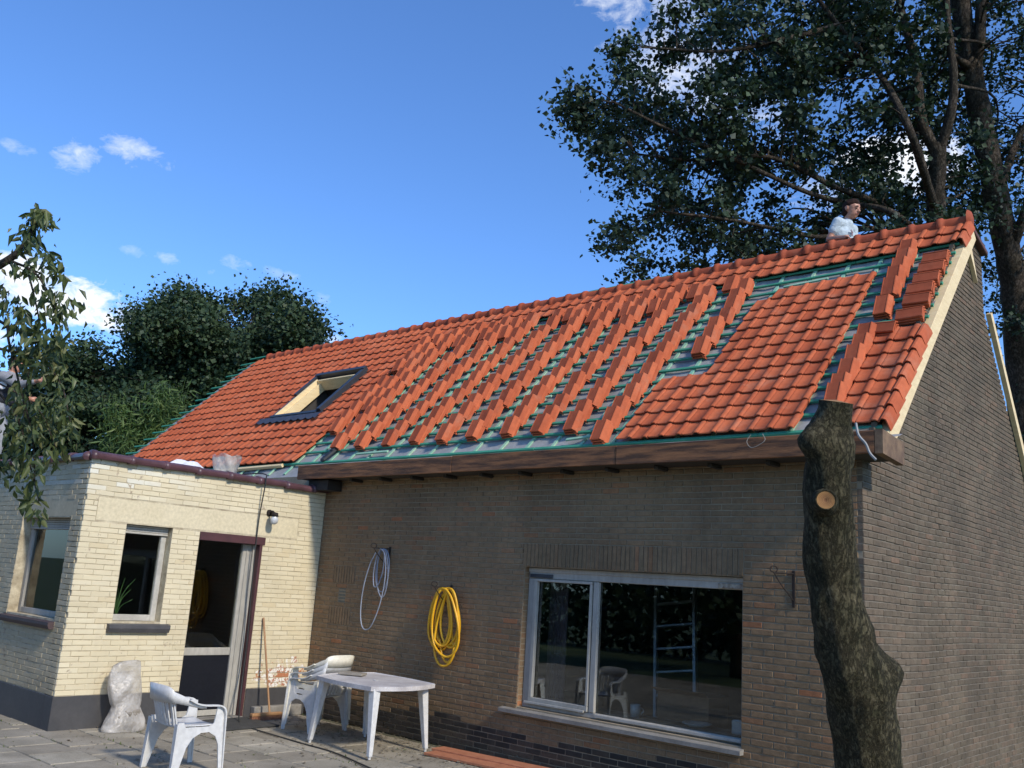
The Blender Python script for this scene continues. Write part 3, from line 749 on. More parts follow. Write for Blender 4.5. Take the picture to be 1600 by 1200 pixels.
order = sorted(range(len(laid)), key=lambda i: -laid[i][0])
big = set(order[:300])
tb = MB()
for i, (x, k) in enumerate(laid):
    M = RM(x+random.uniform(-.003, .003), vrow(k)+random.uniform(-.007, .007), random.uniform(-.003, .005), random.uniform(-.010, .010))
    if i in big: obj('roof_tile', tile_vars[random.randrange(5)], roof, M=M)
    else: tb.add([tuple(M @ Vector(p)) for p in tv], tf)
tag(tb.build('roof_tiling', M_TILE, roof, True), kind='stuff')
# verge tiles at the gable: a flat pan, a roll and a skirt hanging over the edge
pv = [(-.004, .004), (.01, .003), (.018, .020), (.034, .030), (.055, .028), (.078, .010), (.098, -.070), (.100, -.105)]
V = []; n = len(pv)
for (y, dz) in ((0, 0), (.285, -.032)):
    for (x, z) in pv: V.append((x, y-(.025 if x > .09 and y == 0 else 0), z+dz))
for (x, z) in pv: V.append((x-.012 if x > .07 else x, .002-(.025 if x > .09 else 0), z-.014 if x < .07 else z))
F = [(i, i+1, n+i+1, n+i) for i in range(n-1)] + [(2*n+i, 2*n+i+1, i+1, i) for i in range(n-1)]
V += [(.086, -.023, -.105), (.086, .285, -.137)]; F.append((2*n-1+0, n-1, 3*n, 3*n+1)) if False else None
vme = MB().add(V, F).mesh('verge_tile', M_TILE, False)
for k in list(range(0, 7)) + [15, 16]:
    obj('verge_tile', vme, roof, M=RM(-3.118, vrow(k), .004, random.uniform(-.006, .006)))
# ridge tiles: half round with a raised collar at one end
def ridge_me():
    prof = [(r, a) for r, a in ()]
    V = []; F = []; n = 11
    st = [(-.03, .118), (-.022, .132), (.030, .132), (.040, .112), (.08, .104), (.355, .100)]
    for (x, r) in st:
        for i in range(n):
            a = math.pi*(-.12 + 1.24*i/(n-1)); V.append((x, -math.cos(a)*r*.92, math.sin(a)*r*.92-.035))
    for s in range(len(st)-1):
        for i in range(n-1): F.append((s*n+i, (s+1)*n+i, (s+1)*n+i+1, s*n+i+1))
    b = len(V)
    for i in range(n):
        a = math.pi*(-.12 + 1.24*i/(n-1)); V.append((-.03, -math.cos(a)*.118, math.sin(a)*.118-.035))
    for i in range(n-1): F.append((b+i, i, i+1, b+i+1))
    return MB().add(V, F).mesh('ridge_tile', M_RIDGE, True)
rme = ridge_me()
x = -3.06; k = 0
while x-.352 > -18.5:
    sag = .012*math.sin(k*.33)+random.uniform(-.004, .004)
    obj('ridge_tile', rme, roof, M=Matrix.Translation((x-.352, 11.69, 6.715+sag)) @ Matrix.Rotation(random.uniform(-.008, .008), 4, 'Z'))
    x -= .352; k += 1
b = MB(); 
b.lathe([(.0, .0), (.05, .006), (.105, .02), (.13, .05)], (0, 0, 0), 14, 0, Matrix.Translation((-3.03, 11.69, 6.72)) @ Matrix.Rotation(R(-90), 4, 'Y'))
b.build('ridge_end_cap', M_RIDGE, roof, True)
# lead-dark coping at the top of the rear verge
b = MB(); b.bevbox((-3.20, 11.80, 6.55), (-3.06, 12.42, 6.61), .008, 0, Matrix.Translation((0, 11.8, 6.6)) @ Matrix.Rotation(R(-14), 4, 'X') @ Matrix.Translation((0, -11.8, -6.53)))
b.build('rear_verge_cap', simple('dark_red_cap', (.14, .055, .04), (.09, .045, .038), 8, .8, .4), roof)
# timber boards of the verge
b = MB(); M = Matrix.Translation(tuple(P0)) @ RF
b.bevbox((-3.135, -4.60, -.275), (-3.038, -.10, -.092), .004, 0, M); b.build('verge_board', M_YELLOW_WOOD, roof)
b = MB(); b.prism([(-3.136, 11.72, 6.50), (-3.136, 11.60, 6.42), (-3.136, 11.98, 5.98)], (.05, 0, 0)); b.build('verge_board_offcut', M_YELLOW_WOOD, roof)
b = MB(); b.prism([(-3.135, 12.46, 5.70), (-3.135, 12.54, 5.74), (-3.135, 14.72, 3.04), (-3.135, 14.60, 3.00)], (.06, 0, 0)); b.build('rear_verge_board', M_YELLOW_WOOD, roof)
M_DARK_TIMBER = simple('dark_timber', (.03, .024, .019), (.042, .034, .026), 5, .9)  # near-black timber colour for the outriggers
# ---- the boxed gutter: a deep brown timber along the eave
b = MB()
gx0, gx1 = -11.20, -2.83
for fa, fb, dy_, dz_ in ((gx0, -8.05, 0, -.004), (-8.046, -5.6, .003, .003), (-5.596, gx1-.07, -.002, 0)):
    b = MB(); b.bevbox((fa, 7.875+dy_, 3.205+dz_), (fb, 7.913+dy_, 3.405+dz_), .005); b.build('fascia_board', M_BROWN_WOOD, roof)
b = MB(); b.bevbox((gx0+.01, 7.917, 3.207), (gx1-.072, 8.40, 3.232), .003); b.build('soffit_board', simple('dark_soffit', (.035, .028, .022), (.05, .04, .03), 5, .9), roof)  # near-black soffit colour
b = MB(); b.hexa([(gx1-.068, 7.872, 3.20), (gx1, 7.872, 3.20), (gx1, 8.385, 3.165), (gx1-.068, 8.385, 3.165), (gx1-.068, 7.872, 3.412), (gx1, 7.872, 3.412), (gx1, 8.40, 3.365), (gx1-.068, 8.40, 3.365)])
b.build('gutter_end_board', M_END_WOOD, roof)
b = MB(); b.bevbox((gx0-.002, 7.93, 3.24), (gx0+.03, 8.38, 3.40), .003); b.build('gutter_end_board', M_BROWN_WOOD, roof)
for x in np.arange(gx0+.4, gx1-.5, .62):
    b = MB(); b.bevbox((x, 8.02, 3.165), (x+.05, WY+.2, 3.204), .004); b.build('outrigger', M_DARK_TIMBER, roof)
# membrane draped over the gutter edge
nx = 120; V = []; F = []
for i in range(nx+1):
    x = gx0+.05 + (gx1-.12-gx0)*i/nx
    w = .012*math.sin(x*2.3)+.008*math.sin(x*5.1+1)+.005*math.sin(x*11)
    lip = .022*max(0, math.sin(x*1.1+.6))
    pts = [RP(x, 4.50, -.10), RP(x, 4.585, -.10)+np.array([0, -.02, .03]), np.array([x, 8.20, 3.40+w]), np.array([x, 7.98, 3.41+w*.7]), np.array([x, 7.90, 3.408+w*.2]), np.array([x, 7.888, 3.396])]
    V += [tuple(p) for p in pts]
for i in range(nx):
    for k in range(5): F.append((i*6+k, i*6+k+1, (i+1)*6+k+1, (i+1)*6+k))
MB().add(V, F).build('gutter_membrane', M_UNDERLAY, roof, True)
# wire hanging at the gutter end, with a torn strip of membrane
b = MB(); b.tube(smooth_path([(-4.05, 7.86, 3.43), (-4.08, 7.84, 3.36), (-4.02, 7.83, 3.30), (-3.90, 7.84, 3.36), (-3.93, 7.86, 3.43)]), .0035, 6); b.build('wire_loop', M_GREYBOARD, roof)
b = MB(); b.tube(smooth_path([(-3.05, 7.85, 3.47), (-3.02, 7.83, 3.36), (-2.96, 7.83, 3.28), (-2.93, 7.84, 3.20), (-2.88, 7.84, 3.14)]), [.012]*33, 6); b.build('torn_membrane_strip', M_UNDERLAY, roof)

# ---- roof window
sw = empty('roof_window', (0, 0, 0), parent=roof)
x0, x1, v0, v1 = SKY
M = Matrix.Translation(tuple(P0)) @ RF
def rbox(name, a, b2, c, d2, e, f2, mat, bev=.004):
    q = MB(); q.bevbox((a, -d2, e), (b2, -c, f2), bev, 0, M); return q.build(name, mat, sw)
vm = (v0+v1)/2-.02
rbox('left_reveal', x0+.05, x0+.09, v0+.06, v1-.02, -.20, .045, M_YELLOW_WOOD)
rbox('left_reveal_rail', x0+.0902, x0+.15, v0+.06, v1-.02, -.20, -.035, M_YELLOW_WOOD)
rbox('right_reveal', x1-.09, x1-.05, v0+.06, v1-.02, -.20, .03, M_YELLOW_WOOD)
rbox('head_reveal', x0+.091, x1-.091, v0+.06, v0+.10, -.20, .03, M_YELLOW_WOOD)
rbox('bottom_reveal', x0+.091, x1-.091, v1-.06, v1-.022, -.34, .0, M_YELLOW_WOOD)
rbox('left_cladding', x0-.03, x0+.048, v0, vm, -.03, .085, M_DARK_METAL)
rbox('left_cladding_lower', x0-.03, x0+.046, vm+.002, v1-.02, -.03, .035, M_DARK_METAL)
rbox('head_cladding', x0-.03, x1+.03, v0-.085, v0-.002, -.03, .10, M_DARK_METAL)
rbox('right_cladding', x1-.047, x1+.05, v0, v1, -.03, .085, M_DARK_METAL)
rbox('bottom_cladding', x0-.02, x1-.05, v1-.021, v1+.045, -.03, .05, M_DARK_METAL)
q = MB(); V = []; F = []; n = 90                                       # wavy lead apron
for i in range(n+1):
    xx = x0-.32 + (x1+.14-x0+.32)*i/n; w = .016*(.5+.5*math.cos(2*math.pi*(xx-x0)/TW))
    V += [tuple(M @ Vector((xx, -(v1+.046), .034))), tuple(M @ Vector((xx, -(v1+.12), .03+w))), tuple(M @ Vector((xx, -(v1+.215+.022*math.sin(2*math.pi*(xx-x0)/TW)), .022+w*1.6)))]
for i in range(n):
    for k in range(2): F.append((i*3+k, i*3+k+1, (i+1)*3+k+1, (i+1)*3+k))
q.add(V, F).build('lead_apron', simple('dark_lead', (.055, .058, .075), (.04, .042, .055), 6, .5, .2), sw, True)
q = MB(); q.box((x0+.1, -(v1-.1), -1.0), (x1-.1, -(v0+.1), -.98), 0, M); q.build('attic_floor', M_ROOM, sw)
q = MB()
for a in (((x0+.02, -v1, -1.0), (x0+.048, -v0, -.205)), ((x1-.048, -v1, -1.0), (x1-.02, -v0, -.205)), ((x0+.05, -v1+.0, -1.0), (x1-.05, -v1+.02, -.205)), ((x0+.05, -v0-.02, -1.0), (x1-.05, -v0, -.205))):
    q.box(a[0], a[1], 0, M)
q.build('attic_shaft', M_ROOM, sw)

# ================================================================== loose tiles stacked on the battens
def loose_geo():
    """a tile lying face down: dull ribbed back, bright flank on the right"""
    pr = [(0, 0, 0), (0, .020, 0), (.008, .028, 0), (.015, .020, 1), (.060, .018, 1), (.132, .020, 1), (.140, .026, 0), (.150, .023, 0), (.186, -.028, 0), (.175, -.038, 0), (.144, .002, 0), (.012, 0, 0)]
    n = len(pr); L = .285; V = [(x, .004 if .02 < x < .15 else 0, z) for x, z, m in pr] + [(x, L, z) for x, z, m in pr]
    F = [(i, (i+1) % n, n+(i+1) % n, n+i) for i in range(n)] + [tuple(range(n))[::-1], tuple(range(n, 2*n))]
    mi = [1 if (pr[i][2] and pr[(i+1) % n][2]) else 0 for i in range(n)] + [0, 0]
    mi[2] = 1; mi[5] = 1
    return V, F, mi
lv, lf, lmi = loose_geo()
lm = []
for q in range(4):
    b = MB()
    for fc, m_ in zip(lf, lmi): b.f.append(fc); b.m.append(m_)
    b.v = [(x+random.uniform(-.001, .001), y+random.uniform(-.001, .001), z+random.uniform(-.001, .001)) for x, y, z in lv]
    lm.append(b.mesh('loose_roof_tile', [M_TILE, M_TILE_BACK]))
ORD = ['first', 'second', 'third', 'fourth', 'fifth', 'sixth', 'seventh', 'eighth', 'ninth', 'tenth', 'eleventh', 'twelfth', 'thirteenth', 'fourteenth', 'fifteenth']
COLX = [-11.62, -11.02, -10.43, -9.84, -9.27, -8.67, -8.08, -7.55, -6.995, -6.44, -5.86]
piles = []      # (x, v, n, rz, label, group)
for ci, cx in enumerate(COLX):
    k0 = 1 if ci < 9 else (0 if ci == 9 else 7)
    for k in range(k0, 15):
        if ci >= 9 and k > 13: continue
        piles.append((cx+random.uniform(-.022, .022), vrow(k)+random.uniform(-.02, .02), 3 if random.random() < .75 else 2, random.uniform(-.03, .03),
                      '%s tile of the %s pile up in the %s loose column from the roof window' % ('%s', ORD[k-k0], ORD[ci]), 'loose tiles of the %s stacked column' % ORD[ci]))
LE, GE = 'loose orange roof tile in the jumble beside the finished roof part around the roof window', 'loose tiles jumbled beside the roof window part'
for k in (3, 4, 5, 6, 7, 8, 10, 11, 12, 13, 14): piles.append((-12.22+.05*random.random(), vrow(k)+random.uniform(-.05, .05), 3 if k < 9 else 4, random.uniform(-.06, .06), LE, GE))
for k in (5, 6, 7, 8, 9, 10, 11, 12, 13): piles.append((-11.93+random.uniform(-.04, .04), vrow(k)+random.uniform(-.08, .08), 3, random.uniform(-.08, .08), LE, GE))
LT, GT_ = 'loose orange roof tile wedged between columns just below the top two tile courses', 'loose tiles wedged below the top courses'
for x in (-11.32, -10.73, -10.2, -9.02, -8.42, -7.82, -7.3, -6.72, -6.15):
    for k in ((13, 14) if x < -10 or -8.6 < x < -7 else (14,)): piles.append((x+random.uniform(-.03, .03), vrow(k)+random.uniform(-.06, .06), 2, random.uniform(-.09, .09), LT, GT_))
LV, GV = '%s tile of the N pile down in the upper loose column near the gable', 'loose tiles of the upper column near the gable'
for v in (.86, 1.11, 1.34, 1.57, 1.85, 2.30): piles.append((-3.76+.02*random.random()+(v-.8)*.04, v, 3, random.uniform(-.03, .03), LV, GV))
LW, GW = '%s tile of the N pile down in the lower loose column near the gable', 'loose tiles of the lower row near the gable'
for v in (2.92, 3.14, 3.36, 3.64, 3.93, 4.10): piles.append((-3.735, v, 3, random.uniform(-.04, .04), LW, GW))
LS, GS = '%s sideways tile of the N pile down beside the pale verge board', 'loose tiles laid sideways by the verge board'
for v in (1.16, 1.42, 1.68, 1.92, 2.18, 2.50): piles.append((-3.12+random.uniform(-.02, .02), v, 3, R(90)+random.uniform(-.05, .05), LS, GS))
piles.append((-3.36, 2.76, 3, R(90)-.06, LS, GS))
seen = {}
for i_, p_ in enumerate(piles):
    if ' N pile' in p_[4]:
        seen[p_[5]] = seen.get(p_[5], -1)+1; piles[i_] = p_[:4]+(p_[4].replace(' N pile', ' %s pile' % ORD[seen[p_[5]]]), p_[5])
    elif '%s' not in p_[4]:
        if p_[5] == GE:
            col_ = 'outer' if p_[0] < -12.08 else 'inner'; seen[col_] = seen.get(col_, -1)+1
            piles[i_] = p_[:4]+('%s tile of the '+ORD[seen[col_]]+' pile up in the '+col_+' jumble beside the finished left roof', p_[5])
        else:
            lc = max([q for q in range(11) if COLX[q] < p_[0]+.05]); row_ = 'upper' if p_[1] < vrow(14)+.1 else 'lower'
            side_ = 'left' if (p_[0]-COLX[lc]) < .27 else 'right'
            piles[i_] = p_[:4]+('%s '+row_+' '+side_+' tile wedged right of the '+ORD[lc]+' loose column below the top courses', p_[5])
stack_rest = MB(); cnt = 0
piles_sorted = sorted(piles, key=lambda p: -p[0])
jobs = []
for p in piles_sorted:
    for j in range(p[2]): jobs.append((p, j, j == p[2]-1))
tops = [q for q in jobs if q[2]]; oth = [q for q in jobs if not q[2]]
for qi, (p, j, top) in enumerate(tops+oth):
    x, v, n, rz, lab, grp = p
    tilt = R(17.0)
    M_ = RM(x+random.uniform(-.004, .004), v+random.uniform(-.006, .006), -.052+.034*j, rz+random.uniform(-.012, .012), tilt)
    if cnt < 300:
        o = obj('loose_roof_tile', lm[random.randrange(4)], None, M=M_); tag(o, lab % ('topmost' if top else 'lower') if '%s' in lab else lab, 'roof tile', grp, 'thing'); cnt += 1
    else:
        b0 = len(stack_rest.v); stack_rest.v += [tuple(M_ @ Vector(q)) for q in lv]
        stack_rest.f += [tuple(b0+i for i in fc) for fc in lf]; stack_rest.m += lmi
tag(stack_rest.build('loose_roof_tile_stacks', [M_TILE, M_TILE_BACK]), 'lower tiles of the loose orange tile piles on the roof', 'roof tiles', kind='stuff')
b = MB(); b.bevbox((-.06, -.17, 0), (.06, .17, .05), .02); b.bevbox((-.05, .05, .05), (.05, .16, .065), .006)
o = b.build('roof_vent_tile', M_BLACK); o.matrix_world = RM(-11.57, 4.27, -.05, R(-8)); tag(o, 'small black vent lying on the green battens below the roof window', 'vent')
# ================================================================== painted extension
ext = empty('painted_brick_extension', (XE, YE, 0), 'low cream painted brick extension with flat roof and black plinth', 'extension')
EINV = Matrix.Translation((-XE, -YE, 0))
def epart(mb, name, mats, smooth=False):
    o = mb.build(name, mats, ext, smooth); o.matrix_local = EINV; return o
ZT, ZP = 3.06, .362
SW = (5.33, 5.93, 1.19, 2.335)        # side window (y0,y1,z0,z1)
DR = (6.31, 7.26, 0.0, 2.325)         # door
FWN = (-12.66, -11.25, 1.18, 2.36)    # front window (x0,x1,z0,z1)
XL_E = -17.5
def holed(mb, rects, holes, plane):
    """backing sheet boxes around holes; rects=(s0,s1,z0,z1)"""
    s0, s1, z0, z1 = rects; xs = sorted({s0, s1, *[h[0] for h in holes], *[h[1] for h in holes]})
    for a, b in zip(xs[:-1], xs[1:]):
        hs = sorted([(h[2], h[3]) for h in holes if h[0] <= a and h[1] >= b]); z = z0
        for ha, hb in hs:
            if ha > z: plane(mb, a, b, z, ha)
            z = hb
        if z < z1: plane(mb, a, b, z, z1)
side = MB(); holed(side, (YE+.012, WY, 0, ZT), [SW, DR], lambda m, a, b, z0, z1: m.box((XE-.24, a, z0), (XE-.0035, b, z1)))
side_wall = epart(side, 'side_wall', M_CREAM_JOINT)
fr = MB(); holed(fr, (XL_E, XE-.25, 0, ZT), [FWN], lambda m, a, b, z0, z1: m.box((a, YE+.0035, z0), (b, YE+.24, z1)))
efront_wall = epart(fr, 'front_wall', M_CREAM_JOINT)
BAND = (4.86, 7.75, 2.345, 2.615)
EJ = .006
VJ = .003
eb = layout(YE, WY-.004, ZP+.004, ZT-.005, [SW, DR, (YE+.15, 7.80, 2.345, 2.62)], jt=VJ, bl=BL+.007)
evar = [MB().add(*brick_geo(BL+.007, CH-EJ, .04, .0026)).mesh('brick', M_CREAM) for _ in range(16)]
RZ = Matrix.Rotation(R(90), 4, 'Z')
fullb = [i for i in range(len(eb)) if abs(eb[i][2]-BL-.007) < .004]
single = set(fullb[:300]) if len(fullb) > 300 else set(fullb)
ew = MB()
for i, (s, z, L) in enumerate(eb):
    if i in single: obj('brick', evar[random.randrange(16)], side_wall, M=Matrix.Translation((XE, s, z)) @ RZ)
    else:
        v, f = brick_geo(L, CH-EJ, .04, .0026); ew.add([(XE-b, a+s, c+z) for a, b, c in v], f)
tag(ew.build('brickwork', M_CREAM, side_wall), kind='stuff')
ew = MB()
for (s, z, L) in layout(XL_E, XE-.046, ZP+.004, ZT-.005, [FWN, (-12.86, -11.12, 2.37, 2.60)], jt=VJ):
    v, f = brick_geo(L, CH-EJ, .04, .002); ew.add([(a+s, b+YE, c+z) for a, b, c in v], f)
tag(ew.build('brickwork', M_CREAM_SHADED, efront_wall), kind='stuff')
b = MB(); b.box((XE-.04, YE+.155, 2.348), (XE-.0015, 7.795, 2.617)); epart(b, 'lintel_render', M_CREAM_RENDER)
b = MB(); b.box((-12.855, YE+.0015, 2.373), (-11.125, YE+.04, 2.597)); epart(b, 'lintel_render', shaded_copy(M_CREAM_RENDER, 'shaded_cream_render', (.74, .72, .70)))  # front lintel render, shade painted into its colour too
# plinth
b = MB()
b.bevbox((XE-.2, YE-.014, -.01), (XE+.012, DR[0]-.004, ZP), .004); epart(b, 'plinth', M_PLINTH)
b = MB(); b.bevbox((XE-.2, DR[1]+.004, -.01), (XE+.012, WY-.002, ZP-.003), .004); epart(b, 'plinth', M_PLINTH)
b = MB(); b.bevbox((XL_E, YE-.0135, -.01), (XE-.202, YE+.1, ZP-.001), .004); epart(b, 'plinth', M_PLINTH)
# roof deck and coping tiles
b = MB(); b.box((XL_E, YE+.05, 2.95), (XE-.06, WY+.1, 3.062)); epart(b, 'flat_roof', simple('roofing_felt', (.07, .07, .07), (.1, .1, .095), 3, .9, .4))
def coping(L):
    V = []; F = []; n = 9; st = [(0, .092), (.05, .095), (.07, .080), (L, .076)]
    for (x, r) in st:
        for i in range(n):
            a = math.pi*(-.22+1.44*i/(n-1)); V.append((x, -math.cos(a)*r*1.05, math.sin(a)*r*.72))
    for s in range(len(st)-1):
        for i in range(n-1): F.append((s*n+i, (s+1)*n+i, (s+1)*n+i+1, s*n+i+1))
    F.append(tuple(range(n)))
    return MB().add(V, F).mesh('coping_tile', M_COPING, True)
cme = coping(.50)
y = YE-.03; k = 0
while y < WY-.2:
    obj('coping_tile', cme, ext, M=EINV @ Matrix.Translation((XE+.005+random.uniform(-.012, .012), y, 3.085-.004*k+random.uniform(-.008, .008))) @ Matrix.Rotation(R(90)+random.uniform(-.04, .04), 4, 'Z') @ Matrix.Rotation(random.uniform(-.02, .03), 4, 'Y'))
    y += .455; k += 1
x = XE-.03
while x > XL_E:
    obj('coping_tile', cme, ext, M=EINV @ Matrix.Translation((x, YE+.0+random.uniform(-.012, .012), 3.080+random.uniform(-.008, .008))) @ Matrix.Rotation(R(180)+random.uniform(-.04, .04), 4, 'Z'))
    x -= .455
b = MB(); b.box((XE-.10, WY-.25, 3.05), (XE+.35, WY-.002, 3.19)); b.box((XE-.05, WY-.14, 3.19), (XE+.12, WY-.002, 3.205)); epart(b, 'eave_packing', simple('black_gap_boards', (.02, .017, .014), (.03, .025, .02), 7, .9))
# side window
def window_side():
    w = empty('window', parent=ext); w.matrix_local = EINV
    y0, y1, z0, z1 = SW; xf = XE-.125
    f = MB()
    f.bevbox((xf-.06, y0+.002, z0+.002), (xf, y0+.05, z1-.11), .004); f.bevbox((xf-.06, y1-.07, z0+.002), (xf, y1-.002, z1-.11), .004)
    f.bevbox((xf-.06, y0+.051, z0+.002), (xf-.001, y1-.071, z0+.075), .004)
    f.build('frame', M_ALU_LIGHT, w)
    f = MB()
    for k in range(4): f.bevbox((xf-.05, y0+.002, z1-.108+k*.027), (xf+.028, y1-.002, z1-.084+k*.027), .004)
    f.build('roller_shutter', M_ALU_LIGHT, w)
    f = MB(); f.box((xf-.035, y0+.03, z0+.05), (xf-.03, y1-.05, z1-.10)); f.build('pane', M_GLASS, w)
    f = MB(); f.prism([(XE-.12, y0-.06, z0-.125), (XE+.05, y0-.06, z0-.125), (XE+.072, y0-.06, z0-.075), (XE+.072, y0-.06, z0-.035), (XE-.12, y0-.06, z0-.002)], (0, y1-y0+.17, 0)); f.build('sill', M_SILL_DARK, w)
    f = MB()
    for k, t in enumerate(range(14)): f.box((XE-.124, y1+.001, z0+.004+t*CH*1.33), (XE-.02, y1+.03, z0+.004+t*CH*1.33+CH*1.2))
    f.build('reveal', M_CREAM, w)
window_side()
def window_front():
    w = empty('window', parent=ext); w.matrix_local = EINV
    x0, x1, z0, z1 = FWN; yf = YE+.125
    f = MB()
    f.bevbox((x0+.002, yf, z0+.002), (x0+.085, yf+.06, z1-.14), .004); f.bevbox((x1-.06, yf, z0+.002), (x1-.002, yf+.06, z1-.14), .004)
    f.bevbox((x0+.086, yf+.001, z0+.002), (x1-.061, yf+.06, z0+.07), .004); f.build('frame', M_ALU, w)
    f = MB()
    for k in range(5): f.bevbox((x0+.002, yf-.02, z1-.138+k*.0275), (x1-.002, yf+.05, z1-.113+k*.0275), .004)
    f.build('roller_shutter', M_ALU, w)
    f = MB(); f.box((x0+.07, yf+.03, z0+.05), (x1-.05, yf+.035, z1-.13)); f.build('pane', M_GLASS, w)
    f = MB(); f.prism([(x0-.06, YE+.12, z0-.11), (x0-.06, YE-.05, z0-.11), (x0-.06, YE-.07, z0-.07), (x0-.06, YE-.07, z0-.035), (x0-.06, YE+.12, z0-.002)], (x1-x0+.08, 0, 0)); f.build('sill', simple('maroon_sill', (.075, .045, .045), (.055, .038, .038), 6, .6, .3), w)
    f = MB()
    for t in range(14): f.box((x0-.03, YE+.012, z0+.004+t*CH*1.38), (x0-.001, YE+.124, z0+.004+t*CH*1.38+CH*1.25))
    f.build('reveal', M_CREAM, w)
    f = MB(); f.box((x0+.086, YE+.4, z0-.04), (x1-.3, YE+.42, z1)); f.build('net_curtain', simple('yellowed_curtain', (.42, .36, .24), (.35, .3, .2), 4, .9, .3, .004, (8, 8, .5)), w) if False else None
window_front()
# door
dr = empty('door', parent=ext); dr.matrix_local = EINV
y0, y1, z0, z1 = DR; xf = XE-.14
b = MB(); b.bevbox((XE-.16, y0+.002, z1-.105), (XE+.012, y1+.03, z1-.002), .004); b.build('maroon_lintel', M_MAROON, dr)
b = MB(); b.bevbox((XE-.22, y1-.045, 0.01), (XE+.006, y1-.002, z1-.107), .004); b.build('maroon_jamb', M_MAROON, dr)
b = MB(); b.bevbox((xf-.05, y1-.215, .02), (xf+.02, y1-.048, z1-.108), .006); b.bevbox((xf+.0205, y1-.085, .02), (xf+.055, y1-.0485, z1-.109), .004); b.bevbox((xf+.021, y1-.165, .02), (xf+.034, y1-.150, z1-.109), .003)
b.bevbox((xf-.05, y0+.003, .02), (xf+.012, y0+.06, z1-.108), .004); b.build('aluminium_frame', M_ALU, dr)
b = MB(); b.bevbox((xf-.03, y0+.0605, .775), (xf+.004, y1-.2155, .87), .005); b.build('middle_rail', M_DARK_METAL if False else M_ALU, dr)
b = MB(); b.bevbox((xf-.03, y0+.061, .03), (xf+.003, y1-.216, .10), .004); b.build('bottom_rail', M_ALU, dr)
b = MB(); b.box((xf-.015, y0+.05, .86), (xf-.010, y1-.21, z1-.10)); b.build('pane', M_GLASS, dr)
b = MB(); b.box((xf-.020, y0+.05, .09), (xf-.010, y1-.21, .79)); b.build('dark_lower_panel', simple('dark_blue_panel', (.010, .011, .015), (.013, .014, .018), 3, .5, spec=.15), dr)
b = MB(); b.bevbox((XE-.22, y0+.002, -.01), (XE+.02, y1-.002, .02), .004); b.build('threshold', M_STONE, dr)
# dark room inside
b = MB(); bx0, bx1, by0, by1 = XL_E+.3, XE-.26, YE+.26, WY-.1
b.add([(bx0, by0, .05), (bx1, by0, .05), (bx1, by1, .05), (bx0, by1, .05), (bx0, by0, 2.8), (bx1, by0, 2.8), (bx1, by1, 2.8), (bx0, by1, 2.8)], [(0, 1, 2, 3), (4, 7, 6, 5), (2, 6, 7, 3), (0, 3, 7, 4)])
b.box((-14.2, by0, .05), (-14.1, by1, 2.8))
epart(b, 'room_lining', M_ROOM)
b = MB(); b.box((-12.70, YE+.242, 1.10), (-11.2, YE+.42, 1.15)); epart(b, 'inner_window_board', M_STONE)
b = MB(); b.box((XE-.42, 5.28, 1.10), (XE-.242, 6.0, 1.15)); epart(b, 'inner_window_board', M_STONE)

# things standing inside the windows
def mug(x, y, z, lab, s=1.0):
    b = MB(); b.lathe([(0, 0), (.04*s, 0), (.045*s, .1*s), (.04*s, .1*s), (.036*s, .01*s)], (0, 0, 0), 16)
    b.tube([(.042*s+.0*k, 0, .02*s+.06*s*k/6) if False else (.043*s+.03*s*math.sin(math.pi*k/6), 0, .02*s+.06*s*k/6) for k in range(7)], .006*s, 6)
    o = b.build('mug', M_WHITE, smooth=True, loc=(x, y, z)); o.rotation_euler.z = 1.0; tag(o, lab, 'mug')
b = MB(); b.bevbox((0, 0, 0), (.24, .16, .05), .008); b.bevbox((.17, .02, .05), (.23, .14, .19), .01); b.bevbox((.0, .03, .05), (.04, .13, .22), .008)
o = b.build('kitchen_holder', M_WHITE, loc=(-11.9, YE+.26, 1.152)); tag(o, 'white kitchen holder behind the left extension window', 'holder')
pl = empty('houseplant', (XE-.33, 5.52, 1.152), 'spindly houseplant behind the small side window of the extension', 'plant')
b = MB(); b.lathe([(0, 0), (.05, 0), (.065, .10), (.055, .10), (.05, .02)], seg=14); b.build('pot', M_CARD, pl, True)
for k in range(9):
    a = k*2.4; h = .2+.3*random.random(); r = .1+.16*random.random()
    pts = smooth_path([(0, 0, .08), (r*.3*math.cos(a), r*.3*math.sin(a), .08+h*.6), (r*math.cos(a), r*math.sin(a), .08+h)], 4)
    b = MB(); b.tube(pts, [.006*(1-i/len(pts))+.0015 for i in range(len(pts))], 5); b.build('leaf', M_POTLEAF, pl)
# inside the big window
YI = WY+.30
mug(-5.69, YI+.02, .642, 'pale blue mug on the inner sill of the big window', 1.25)
b = MB(); b.lathe([(0, 0), (.08, 0), (.15, .035), (.14, .04), (.075, .012)], seg=20); o = b.build('bowl', M_WHITE, smooth=True, loc=(-4.98, YI+.06, .642)); tag(o, 'shallow cream bowl on the inner sill of the big window', 'bowl')
b = MB(); b.bevbox((0, 0, 0), (.16, .10, .13), .01); b.bevbox((.01, .01, .13), (.15, .09, .135), .002); o = b.build('tissue_box', M_WHITE, loc=(-4.56, YI-.02, .642)); tag(o, 'small pale box in the right corner of the big window', 'box')
bx = empty('cardboard_box', (-5.62, WY+.62, .48), 'brown cardboard box standing inside behind the big window', 'box')
b = MB(); b.bevbox((0, 0, 0), (.62, .42, .42), .006); b.build('body', M_CARD, bx)
stool = empty('low_stand', (-5.62, WY+.62, .30), 'low dark stand under the cardboard box inside the big window', 'stand')
b = MB(); b.bevbox((-.02, -.0, .13), (.64, .44, .178), .004); b.build('stand_top', M_ROOMFLOOR, stool)
